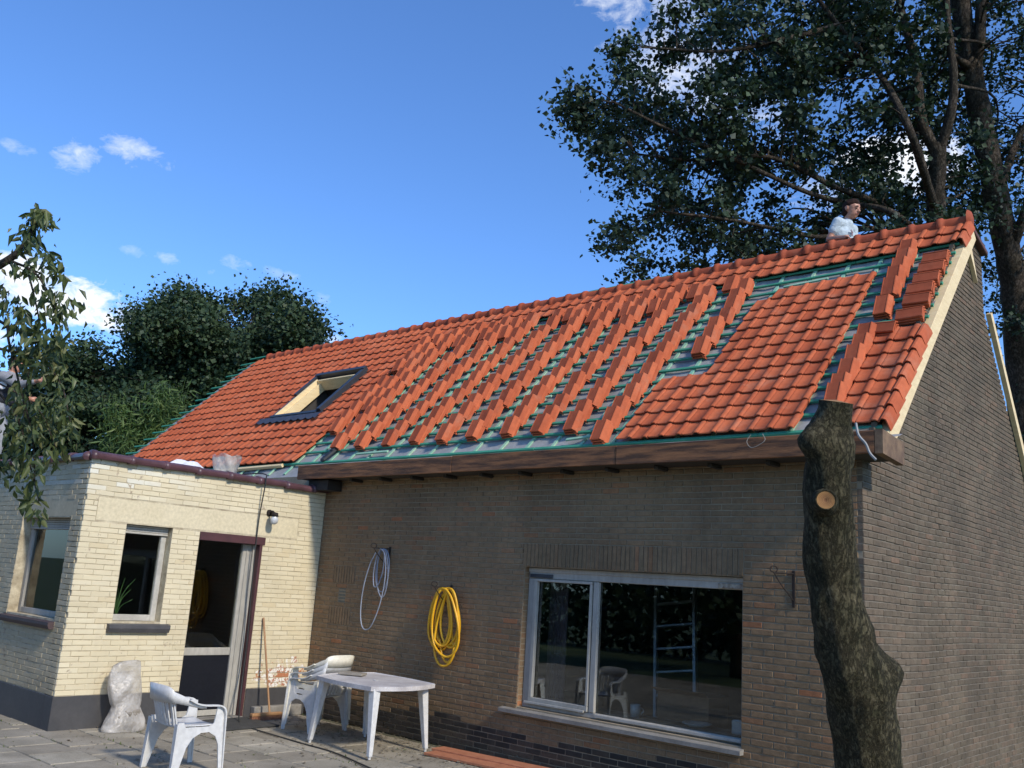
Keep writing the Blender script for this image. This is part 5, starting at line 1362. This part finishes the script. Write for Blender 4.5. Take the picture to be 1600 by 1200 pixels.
blob_tree('broadleaf_tree', [(225, 500), (245, 480), (300, 466), (318, 460), (345, 480), (375, 500), (395, 480), (420, 482), (445, 500), (480, 498), (500, 540), (480, 575), (400, 600), (330, 680), (240, 700), (215, 600)], 24, 29, 450, 'large dense dark green tree behind the far left end of the roof', 11, M_MAPLE, .108, 135, .46, (330, 640))
blob_tree('broadleaf_tree', [(60, 590), (120, 575), (140, 550), (155, 540), (170, 565), (190, 550), (215, 560), (240, 600), (240, 740), (40, 740), (-120, 740), (-120, 620), (0, 610)], 23, 29, 360, 'lower dark tree behind the extension roof at the left', 12, M_MAPLE, .108, 135, .46, (110, 690))
# --- bamboo clumps
def bamboo(cx, cy, d, h, w, n, label, seed):
    r = random.Random(seed); b0 = at(cx, cy, d); base = np.array([b0[0], b0[1], 0]); e = empty('bamboo', tuple(base), label, 'bamboo', 'bamboo clumps behind the extension')
    inv = Matrix.Translation(tuple(-Vector(base))); st = MB(); pts = []
    for k in range(n):
        a = r.uniform(0, 6.28); rr = w*math.sqrt(r.random()); H = b0[2]+h*r.uniform(.4, 1.0)
        p0 = base+np.array([.3*rr*math.cos(a), .3*rr*math.sin(a), 0]); p1 = p0+np.array([.3*rr*math.cos(a), .3*rr*math.sin(a), H*.7]); p2 = base+np.array([rr*1.1*math.cos(a), rr*1.1*math.sin(a), H])
        sp = smooth_path([p0, p1, p2], 8); st.tube(sp, [.012*(1-i/len(sp))+.003 for i in range(len(sp))], 5)
        for i in range(90):
            t = r.uniform(.35, 1.0); q = sp[min(len(sp)-1, int(t*(len(sp)-1)))]; pts.append(q+np.array([r.gauss(0, .16), r.gauss(0, .16), r.gauss(-.05, .12)]))
    o = st.build('canes', M_BAMBOO, e); o.matrix_local = inv
    o = obj('foliage', leaf_mesh('bamboo_leaves', np.array(pts), .20, M_BAMBOO, .16, .5, seedo=seed), e); o.matrix_local = inv
bamboo(205, 690, 21.5, 1.1, .75, 26, 'bright green bamboo clump just above the extension roof edge', 21)
bamboo(258, 650, 22, 1.0, .5, 18, 'taller slim bamboo clump in front of the dense dark tree', 22)
# --- trees of the garden opposite the house (seen in the window panes)
for k, (x, y, s) in enumerate(((-12, -6, 1), (-6.5, -9, 2), (1.5, -8, 3), (-19, -4, 4), (8, -4.5, 5))):
    r = random.Random(60+k); base = np.array([x, y, -.05]); top = base+np.array([0, 0, 3.0])
    cl = [base+np.array([r.gauss(0, 1.5), r.gauss(0, 1.2), 1.2+abs(r.gauss(0, 1))*2.6]) for _ in range(70)]
    limbs = [([base, (base+top)/2, top], .2, .1)] + [([top-np.array([0, 0, .3*q]), (top+cl[q])/2, cl[q]], .07, .02) for q in range(4)]
    make_tree('garden_tree', base, limbs, cl, 'round green garden tree number of the row opposite the house' if False else ['leafy garden tree opposite the big window', 'leafy garden tree behind the viewer left', 'leafy garden tree behind the viewer right', 'leafy garden tree far left of the patio', 'leafy garden tree far right of the patio'][k], 'tree', M_MAPLE, M_BARK, .22, 34, .6, 70+k, group='trees opposite the house')

hr_ = np.random.default_rng(5); hp_ = np.stack([hr_.uniform(-32, 14, 16000), -11+hr_.normal(0, .45, 16000), hr_.uniform(0.05, 3.2, 16000)], 1)
hg = empty('added_hedge', (-9, -11, 0), 'added unseen hedge opposite the house, darkens the window reflections', 'hedge')  # hedge added out of view so the window panes reflect dark green
o = obj('foliage', leaf_mesh('hedge_leaves', hp_, .30, M_MAPLE, .7, 0, seedo=91), hg); o.matrix_local = Matrix.Translation((9, 11, 0))
b = MB()
for q in range(24): b.tube([(-32+2*q, -11, -.05), (-32+2*q+.1, -11, 1.5), (-32+2*q-.1, -11, 2.6)], [.06, .045, .02], 6)
o = b.build('stems', M_BARK, hg); o.matrix_local = Matrix.Translation((9, 11, 0)); tag(o, kind='stuff')
hp_ = np.stack([hr_.uniform(-30, 14, 15000), 27+hr_.normal(0, .8, 15000), 4.2*hr_.random(15000)**.8], 1); hp_[:, 2] *= 1+.18*np.sin(hp_[:, 0]*1.3)+.1*np.sin(hp_[:, 0]*3.1)
hg = empty('boundary_hedge', (-8, 27, 0), 'tall dark hedge far behind the house at the right', 'hedge')
o = obj('foliage', leaf_mesh('boundary_hedge_leaves', hp_, .36, M_MAPLE, .7, 0, seedo=92), hg); o.matrix_local = Matrix.Translation((8, -27, 0))
b = MB()
for q in range(22): b.tube([(-30+2*q, 27, -.05), (-30+2*q+.1, 27, 1.8), (-30+2*q-.1, 27, 3.2)], [.07, .05, .02], 6)
o = b.build('stems', M_BARK, hg); o.matrix_local = Matrix.Translation((8, -27, 0)); tag(o, kind='stuff')
# ================================================================== the pruned trunk
tp = [(at(1360, 1330, 5.05), .205), (at(1358, 1200, 5.05), .192), (at(1347, 1120, 5.03), .190), (at(1338, 1065, 5.0), .196), (at(1322, 1010, 5.0), .172), (at(1307, 940, 5.0), .155), (at(1299, 870, 5.0), .147), (at(1294, 800, 5.0), .143), (at(1294, 750, 5.0), .140), (at(1294, 715, 5.0), .146), (at(1292, 690, 5.0), .150), (at(1298, 665, 5.0), .124), (at(1304, 642, 5.0), .108), (at(1306, 628, 5.0), .103)]
base = np.array([tp[0][0][0]+.02, tp[0][0][1]+.05, -.1])
st = empty('tree_stump', (base[0], base[1], 0), 'tall pruned mossy tree trunk standing in front of the house corner', 'tree trunk'); SINV = Matrix.Translation((-base[0], -base[1], 0))
P = [base]+[p for p, r in tp]; rad = [.23]+[r*.90 for p, r in tp]
sp = []; rs_ = []
for i in range(len(P)-1):
    for k in range(6):
        t = k/6; sp.append(P[i]*(1-t)+P[i+1]*t); rs_.append(rad[i]*(1-t)+rad[i+1]*t)
sp.append(P[-1]); rs_.append(rad[-1])
seg = 56; V = []; F = []; n = len(sp)
knots = [(at(1385, 1052, 5.0)-.0*_f, .13, .085), (at(1262, 1065, 4.95), .10, .03), (at(1260, 690, 4.93), .10, .055), (at(1328, 690, 4.9), .10, .012), (at(1290, 770, 4.84), .09, .02), (at(1325, 1050, 4.82), .12, .03)]
from mathutils import noise as mnoise
for i in range(n):
    t = sp[min(i+1, n-1)]-sp[max(i-1, 0)]; t = Vector(t).normalized(); a = Vector((1, 0, 0)); a = (a-t*a.dot(t)).normalized(); bq = t.cross(a)
    if i == n-1: cy = 0
    for k in range(seg):
        an = 2*math.pi*k/seg; dv = a*math.cos(an)+bq*math.sin(an); p = Vector(sp[i])
        q = p+dv*rs_[i]; d = .020*mnoise.noise(q*5)+.014*mnoise.noise(Vector((q.x*16, q.y*16, q.z*5)))+.006*mnoise.noise(Vector((q.x*45, q.y*45, q.z*14)))
        for (kc, kr, kh) in knots:
            dd = (Vector(kc)-q).length; d += kh*math.exp(-(dd/kr)**2*1.6)
        V.append(tuple(p+dv*(rs_[i]+d)))
for i in range(n-1):
    for k in range(seg): F.append((i*seg+k, i*seg+(k+1) % seg, (i+1)*seg+(k+1) % seg, (i+1)*seg+k))
o = MB().add(V, F).build('trunk', M_TRUNK, st, True); o.matrix_local = SINV
b = MB(); b.add([V[(n-1)*seg+k] for k in range(seg)]+[tuple(sp[-1]+np.array([0, 0, .012]))], [(k, (k+1) % seg, seg) for k in range(seg)]); o = b.build('cut_top', M_CUT, st); o.matrix_local = SINV
c = Vector(at(1290, 782, 4.83)); dirn = (Vector(CAM)-c).normalized(); dirn = (dirn+Vector((.1, 0, .15))).normalized()
b = MB(); Mx = Matrix.Translation(c) @ dirn.to_track_quat('Z', 'Y').to_matrix().to_4x4()
b.lathe([(.075, -.07), (.068, -.025), (.058, .004), (.052, .022), (.046, .017)], seg=22, M=Mx); o = b.build('branch_stub_bark', M_TRUNK, st, True); o.matrix_local = SINV
b = MB(); b.lathe([(.0470, .0165), (.025, .013), (0, .006)], seg=22, M=Mx); o = b.build('branch_stub_cut', ring_mat(c+dirn*.018), st, True); o.matrix_local = SINV

# ================================================================== overhanging fruit tree at the left
FD = 4.5
trk = at(-260, 900, FD); base = np.array([trk[0], trk[1], -.05])
ft = empty('fruit_tree', tuple(base), 'fruit tree branch with drooping leaves hanging in from the left', 'tree'); FINV = Matrix.Translation(tuple(-Vector(base)))
A_ = lambda x, y, d=FD: at(x, y, d)
br_ = [([base, A_(-250, 700), A_(-180, 520), A_(-90, 455), A_(0, 414), A_(38, 383), A_(52, 350), A_(58, 333)], .07, .004),
       ([A_(-90, 455), A_(0, 412), A_(30, 413), A_(58, 430), A_(75, 460), A_(92, 500), A_(96, 560)], .012, .003),
       ([A_(45, 430), A_(55, 470), A_(61, 510), A_(50, 560), A_(40, 610), A_(36, 680)], .006, .002),
       ([A_(-180, 520), A_(-60, 490), A_(5, 505), A_(14, 535), A_(30, 600), A_(50, 680), A_(55, 760)], .014, .003),
       ([A_(-180, 560), A_(-60, 530), A_(0, 545), A_(60, 560), A_(95, 600), A_(110, 660)], .014, .003),
       ([A_(-180, 600), A_(-50, 590), A_(20, 640), A_(45, 720), A_(62, 790)], .012, .002),
       ([A_(-100, 560), A_(0, 600), A_(60, 640), A_(88, 700)], .008, .002)]
b = MB()
for pts, r0, r1 in br_:
    s2 = smooth_path(pts, 6); m_ = len(s2); b.tube(s2, [r0+(r1-r0)*(i/(m_-1))**.5 for i in range(m_)], 7)
o = b.build('branches', M_TWIG, ft, True); o.matrix_local = FINV
r = random.Random(9); LC = []
def cluster(x, y, sx, sy, n):
    for _ in range(int(n*1.5)): LC.append(at(r.gauss(x, sx), r.gauss(y, sy), FD+r.gauss(0, .13)))
for (x, y, sx, sy, n) in ((62, 335, 10, 8, 42), (45, 365, 9, 14, 34), (72, 345, 8, 6, 12), (35, 385, 7, 6, 12), (70, 400, 9, 12, 26), (88, 420, 8, 12, 22), (15, 410, 10, 6, 10), (38, 415, 10, 6, 12), (50, 425, 9, 5, 8), (68, 455, 12, 12, 14), (85, 470, 14, 14, 26), (105, 475, 9, 10, 10), (115, 470, 6, 8, 6), (92, 500, 8, 16, 28),
                          (2, 455, 6, 14, 22), (20, 480, 12, 12, 24), (35, 505, 15, 10, 36), (70, 525, 18, 14, 46), (90, 545, 10, 14, 30), (50, 550, 20, 14, 46), (80, 590, 18, 16, 36), (35, 560, 12, 10, 20),
                          (30, 620, 12, 14, 26), (60, 640, 20, 18, 44), (95, 640, 12, 16, 34), (110, 660, 8, 12, 20), (45, 680, 20, 16, 44), (80, 690, 18, 14, 26), (20, 690, 12, 14, 24), (60, 720, 16, 12, 26), (35, 735, 18, 10, 20), (50, 770, 11, 14, 26), (60, 800, 8, 8, 14), (10, 660, 12, 14, 14), (5, 720, 10, 10, 14)):
    cluster(x, y, sx, sy, n)
o = obj('leaves', leaf_mesh('fruit_leaves', np.array(LC), .054, M_FRUIT, .40, 1.8, .45, 33, long=True), ft); o.matrix_local = FINV

# weeds in the paving joints
wr = np.random.default_rng(77); W = []
for _ in range(1700):
    gx = wr.uniform(-13, -5.5); gy = wr.uniform(4.0, 8.15)
    if wr.random() < .6: gy = 8.1-.5*round((8.1-gy)/.5)+wr.normal(0, .006)
    else: gx = -15.45+.25*round((gx+15.45)/.25)+wr.normal(0, .006)
    if mnoise.noise(Vector((gx*1.3, gy*1.3, 3.1))) < .02: continue
    W.append((gx, gy, -.004))
o = obj('joint_weeds', leaf_mesh('weeds', np.array(W), .028, leaf_mat('weed_leaf', [(0, (.09, .12, .04)), (1, (.16, .18, .07))]), .35, -1.2, seedo=78)); tag(o, 'tiny weeds and moss growing in the paving joints', 'weeds', kind='stuff')
# ================================================================== people
def capsules(name, caps, mats, voxel, parent=None, sub=None):
    """one continuous skin grown round tapered limbs: caps = (p, q, rp, rq, material index)"""
    bm = bmesh.new()
    for (p, q, rp, rq, mi) in caps:
        p, q = Vector(p), Vector(q); L = (q-p).length; n = max(2, int(L/max(.35*min(rp, rq), .004))+1)
        for i in range(n):
            t = i/(n-1); bmesh.ops.create_icosphere(bm, subdivisions=2, radius=rp+(rq-rp)*t, matrix=Matrix.Translation(p.lerp(q, t)))
    me = bpy.data.meshes.new(name+'_raw'); bm.to_mesh(me); bm.free()
    o = bpy.data.objects.new(name+'_raw', me); col.objects.link(o)
    md = o.modifiers.new('r', 'REMESH'); md.mode = 'VOXEL'; md.voxel_size = voxel; md.use_smooth_shade = True
    s = o.modifiers.new('s', 'SMOOTH'); s.factor = .5; s.iterations = 4
    dg = bpy.context.evaluated_depsgraph_get(); ev = bpy.data.meshes.new_from_object(o.evaluated_get(dg)); ev.name = name
    bpy.data.objects.remove(o); bpy.data.meshes.remove(me)
    ev.materials.clear()
    for m_ in mats: ev.materials.append(m_)
    nf = len(ev.polygons); cen = np.zeros(nf*3); ev.polygons.foreach_get('center', cen); cen = cen.reshape(-1, 3)
    best = np.full(nf, 9.0); mi = np.zeros(nf, dtype=np.int32)
    for (p, q, rp, rq, m_) in caps:
        p = np.array(p, float); q = np.array(q, float); d = q-p; L2 = max(d@d, 1e-9); t = np.clip(((cen-p)@d)/L2, 0, 1)
        dist = np.linalg.norm(cen-(p+t[:, None]*d), axis=1)-(rp+(rq-rp)*t); k = dist < best; best[k] = dist[k]; mi[k] = m_
    ev.polygons.foreach_set('material_index', mi); ev.polygons.foreach_set('use_smooth', np.ones(nf, dtype=bool)); ev.update()
    return obj(name, ev, parent)
def head_caps(c, fwd, up, mi=0, k=1.0):
    """head of 0.23 m: skull, jaw, nose, brow, ears, neck top; c = centre"""
    c = Vector(c); f = Vector(fwd).normalized(); u = Vector(up).normalized(); s = f.cross(u); u = s.cross(f)
    P = lambda a, b, h: tuple(c+(f*a+s*b+u*h)*k)
    return [(p_, q_, a_*k, b_*k, m_) for p_, q_, a_, b_, m_ in _hc(P, mi)]
def _hc(P, mi):
    return [(P(-.020, 0, .030), P(.015, 0, .035), .088, .082, mi), (P(.025, 0, -.02), P(.035, 0, -.05), .070, .060, mi), (P(.052, 0, -.088), P(.045, 0, -.085), .030, .030, mi),
            (P(.03, .035, -.065), P(.05, .01, -.085), .030, .026, mi), (P(.03, -.035, -.065), P(.05, -.01, -.085), .030, .026, mi),
            (P(.090, 0, .012), P(.113, 0, -.022), .011, .016, mi), (P(.106, .012, -.028), P(.106, -.012, -.028), .010, .010, mi),
            (P(.083, .034, .026), P(.083, -.034, .026), .015, .015, mi), (P(.088, .020, -.056), P(.088, -.020, -.056), .011, .011, 1 if mi == 0 else mi),
            (P(-.005, .082, -.012), P(-.012, .086, .022), .014, .018, mi), (P(-.005, -.082, -.012), P(-.012, -.086, .022), .014, .018, mi)]
# ---- man behind the ridge
HK = 1.14; Hd = Vector(at(1331, 328, 12.95)); feet = Vector((Hd.x-.12, Hd.y+.08, 0))
gz = 6.58-(feet.y-11.66)*1.234
fwd = Vector((.92, -.10, 0)).normalized(); side = Vector((fwd.y, -fwd.x, 0))       # side = his right, towards the camera
hp = Vector(at(1322, 392, 13.05)); hp.z = min(hp.z, 6.75)
neck = Hd+Vector((-.05, 0, -.150))-fwd*.02
ch = neck+Vector((-.05, .0, -.20))-fwd*.03
sr = neck+side*.20+Vector((-.03, 0, -.075)); sl_ = neck-side*.19+Vector((-.02, 0, -.065))
pel = ch+Vector((-.02, 0, -.42))-fwd*.01
er = sr+Vector((-.05, -.05, -.24))-fwd*.06; hr = er+fwd*.24+Vector((0, -.04, -.06))+side*(.03)
el_ = sl_+Vector((0, .02, -.27)); hl = el_+fwd*.17+Vector((0, 0, -.17))
caps = [(tuple(neck), tuple(Hd+Vector((0, 0, -.06))-fwd*.02), .058, .055, 0)] + head_caps(Hd, fwd*.93+Vector((0, -.12, -.22)), Vector((0, 0, 1)), 0, HK)
caps += [(tuple(sr), tuple(sl_), .078, .078, 2), (tuple(ch+side*.075), tuple(ch-side*.075), .142, .142, 2), (tuple(ch+side*.05+Vector((0, 0, -.25))), tuple(ch-side*.05+Vector((0, 0, -.25))), .135, .135, 2), (tuple(ch+fwd*.03+Vector((0, 0, -.1))), tuple(ch+fwd*.04+Vector((0, 0, -.3))), .13, .135, 2),
         (tuple(pel+side*.06), tuple(pel-side*.06), .14, .14, 2), (tuple(neck+Vector((0, 0, -.05))), tuple(ch), .085, .13, 2)]
for s_, e_, h_ in ((sr, er, hr), (sl_, el_, hl)):
    m_ = s_.lerp(e_, .50)
    caps += [(tuple(s_), tuple(m_), .078, .072, 2), (tuple(m_), tuple(e_), .050, .044, 0), (tuple(e_), tuple(h_), .044, .030, 0)]
    dh = (h_-e_).normalized(); pal = h_+dh*.05
    caps += [(tuple(h_), tuple(pal), .030, .036, 0)]
    for q in range(4):
        b0 = pal+side*(.027-.018*q)+dh*.02; L = (.062, .072, .068, .05)[q]; k1 = b0+dh*L*.5; caps += [(tuple(b0), tuple(k1), .011, .010, 0), (tuple(k1), tuple(k1+(dh+Vector((0, 0, -.8))).normalized()*L*.5), .010, .008, 0)]
    caps += [(tuple(h_+fwd*.02), tuple(h_+fwd*.055+dh*.035+Vector((0, 0, .015))), .013, .010, 0)]
for sg in (1, -1):
    hip = pel+side*.09*sg+Vector((0, 0, -.08)); ft_ = Vector((pel.x+.05, pel.y+.35+.08*sg, 0)); ft_.z = 6.58-(ft_.y-11.66)*1.234+.09; kn = hip.lerp(ft_, .5)+Vector((.08, .0, 0))
    caps += [(tuple(hip), tuple(kn), .092, .066, 3), (tuple(kn), tuple(ft_), .062, .045, 3), (tuple(ft_), tuple(ft_+Vector((.16, 0, -.03))), .045, .038, 4)]
man = empty('person', (pel.x, pel.y, 6.0), 'man in a pale blue t-shirt standing behind the orange ridge tiles', 'person'); MINV = Matrix.Translation((-pel.x, -pel.y, -6.0))
o = capsules('body', caps, [M_SKIN, M_LIP, M_SHIRT, M_JEANS, M_BLACK], .0095, man); o.matrix_local = MINV
f_ = (fwd*.93+Vector((0, -.12, -.22))).normalized(); u_ = Vector((0, 0, 1)); s2_ = f_.cross(u_).normalized(); u_ = s2_.cross(f_)
P = lambda a, b, h: tuple(Hd+(f_*a+s2_*b+u_*h)*HK)
hc = [(P(-.035, 0, .050), P(.005, 0, .062), .090, .084, 0), (P(-.055, 0, .0), P(-.05, 0, .04), .070, .085, 0), (P(.035, .0, .088), P(.055, .02, .082), .040, .034, 0), (P(-.01, .060, .055), P(.03, .045, .07), .042, .036, 0), (P(-.01, -.060, .055), P(.03, -.045, .07), .042, .036, 0), (P(-.06, .03, -.04), P(-.06, -.03, -.04), .05, .05, 0)]
hc = [(a_, b_, c_*HK, d_*HK, e_) for a_, b_, c_, d_, e_ in hc]
o = capsules('hair', hc, [M_HAIR], .008, man); o.matrix_local = MINV
for sg in (1, -1):
    b = MB(); b.lathe([(0, .011), (.007, .009), (.011, 0)], seg=10, M=Matrix.Translation(Vector(P(.088, .034*sg, .004))) @ f_.to_track_quat('Z', 'Y').to_matrix().to_4x4()); o = b.build('eye', M_EYE, man); o.matrix_local = MINV
    b = MB(); b.tube([P(.092, .050*sg, .030), P(.099, .032*sg, .036), P(.100, .016*sg, .031)], .0055, 5); o = b.build('eyebrow', M_HAIR, man); o.matrix_local = MINV
pr = ch+side*.02+fwd*.163+Vector((0, 0, -.01))
b = MB()
for k in range(3): b.box((-.055+.01*k, -.006, .02-.028*k), (.055-.018*k, .006, .034-.028*k), 0, Matrix.Translation(pr) @ Matrix.Rotation(R(90)+.12, 4, 'Z'))
o = b.build('shirt_print', simple('grey_red_print', (.35, .25, .27), (.4, .3, .32), 20, .8), man); o.matrix_local = MINV
# ---- second worker at the left, on the flat roof, reaching right
bx_ = Vector(at(-14, 700, 13.6)); bx_.z = 3.062; fw2 = Vector((.75, .62, 0)).normalized(); sd2 = Vector((fw2.y, -fw2.x, 0))
pel = bx_+Vector((0, 0, .93)); neck = pel+Vector((0, 0, .52))+fw2*.10; Hd2 = neck+Vector((0, 0, .15))+fw2*.05
sr = neck+sd2*.19+Vector((0, 0, -.07)); sl_ = neck-sd2*.19+Vector((0, 0, -.07)); hand = Vector(at(58, 595, 13.35))
er = sr.lerp(hand, .5)+Vector((0, 0, -.10)); el_ = sl_+Vector((0, 0, -.28)); hl = el_+fw2*.22+Vector((0, 0, .02))
caps = [(tuple(neck), tuple(Hd2), .058, .055, 0)] + head_caps(Hd2, fw2*.9+Vector((0, 0, -.2)), Vector((0, 0, 1)))
caps += [(tuple(sr), tuple(sl_), .085, .085, 2), (tuple(neck.lerp(pel, .4)+sd2*.08), tuple(neck.lerp(pel, .4)-sd2*.08), .14, .14, 3), (tuple(neck.lerp(pel, .7)+sd2*.06), tuple(neck.lerp(pel, .7)-sd2*.06), .14, .14, 3), (tuple(pel+sd2*.06), tuple(pel-sd2*.06), .142, .142, 4), (tuple(neck.lerp(pel, .12)), tuple(neck.lerp(pel, .3)), .12, .15, 2)]
for s_, e_, h_ in ((sr, er, hand), (sl_, el_, hl)):
    caps += [(tuple(s_), tuple(e_), .075, .058, 2), (tuple(e_), tuple(e_.lerp(h_, .82)), .058, .046, 2), (tuple(e_.lerp(h_, .8)), tuple(h_), .034, .028, 0)]
    dh = (h_-e_).normalized(); pal = h_+dh*.055; upv = Vector((0, 0, 1)); sv = dh.cross(upv).normalized(); nv_ = sv.cross(dh)
    caps += [(tuple(h_), tuple(pal), .030, .038, 0)]
    for q in range(4):
        b0 = pal+nv_*(.030-.020*q)+dh*.02; L = (.075, .085, .08, .06)[q]; k1 = b0+dh*L*.55-nv_*.004; caps += [(tuple(b0), tuple(k1), .011, .010, 0), (tuple(k1), tuple(k1+(dh-nv_*.5).normalized()*L*.45), .010, .008, 0)]
    caps += [(tuple(h_+nv_*.02), tuple(h_+nv_*.065+dh*.035), .013, .010, 0)]
for sg in (1, -1):
    hip = pel+sd2*.095*sg+Vector((0, 0, -.06)); ft_ = bx_+sd2*.12*sg+Vector((0, 0, .08)); kn = hip.lerp(ft_, .5)+fw2*.05
    caps += [(tuple(hip), tuple(kn), .10, .078, 4), (tuple(kn), tuple(ft_), .075, .058, 4), (tuple(ft_), tuple(ft_+fw2*.17+Vector((0, 0, -.03))), .05, .042, 5)]
wk = empty('person', tuple(bx_), 'worker in grey hoodie and grey trousers half hidden by leaves at the left edge', 'person'); WINV = Matrix.Translation(-bx_)
o = capsules('body', caps, [M_SKIN, M_LIP, M_GREYCLOTH, M_BLACKCLOTH, M_GREYTROUSER, M_BLACK], .0095, wk); o.matrix_local = WINV
fh = (fw2*.9+Vector((0, 0, -.2))).normalized(); uh = Vector((0, 0, 1)); sh_ = fh.cross(uh).normalized(); uh = sh_.cross(fh)
P = lambda a, b, h: tuple(Hd2+fh*a+sh_*b+uh*h)
o = capsules('hair', [(P(-.03, 0, .045), P(.01, 0, .06), .092, .086, 0), (P(-.05, 0, 0), P(-.05, 0, .04), .075, .085, 0)], [M_HAIR], .009, wk); o.matrix_local = WINV
b = MB(); b.lathe([(0, .012), (.05, .008), (.06, 0)], seg=16, M=Matrix.Translation(neck.lerp(pel, .4)+sd2*.20+fw2*.06) @ (sd2+fw2*.3).normalized().to_track_quat('Z', 'Y').to_matrix().to_4x4()); o = b.build('white_emblem', M_PRINT, wk); o.matrix_local = WINV
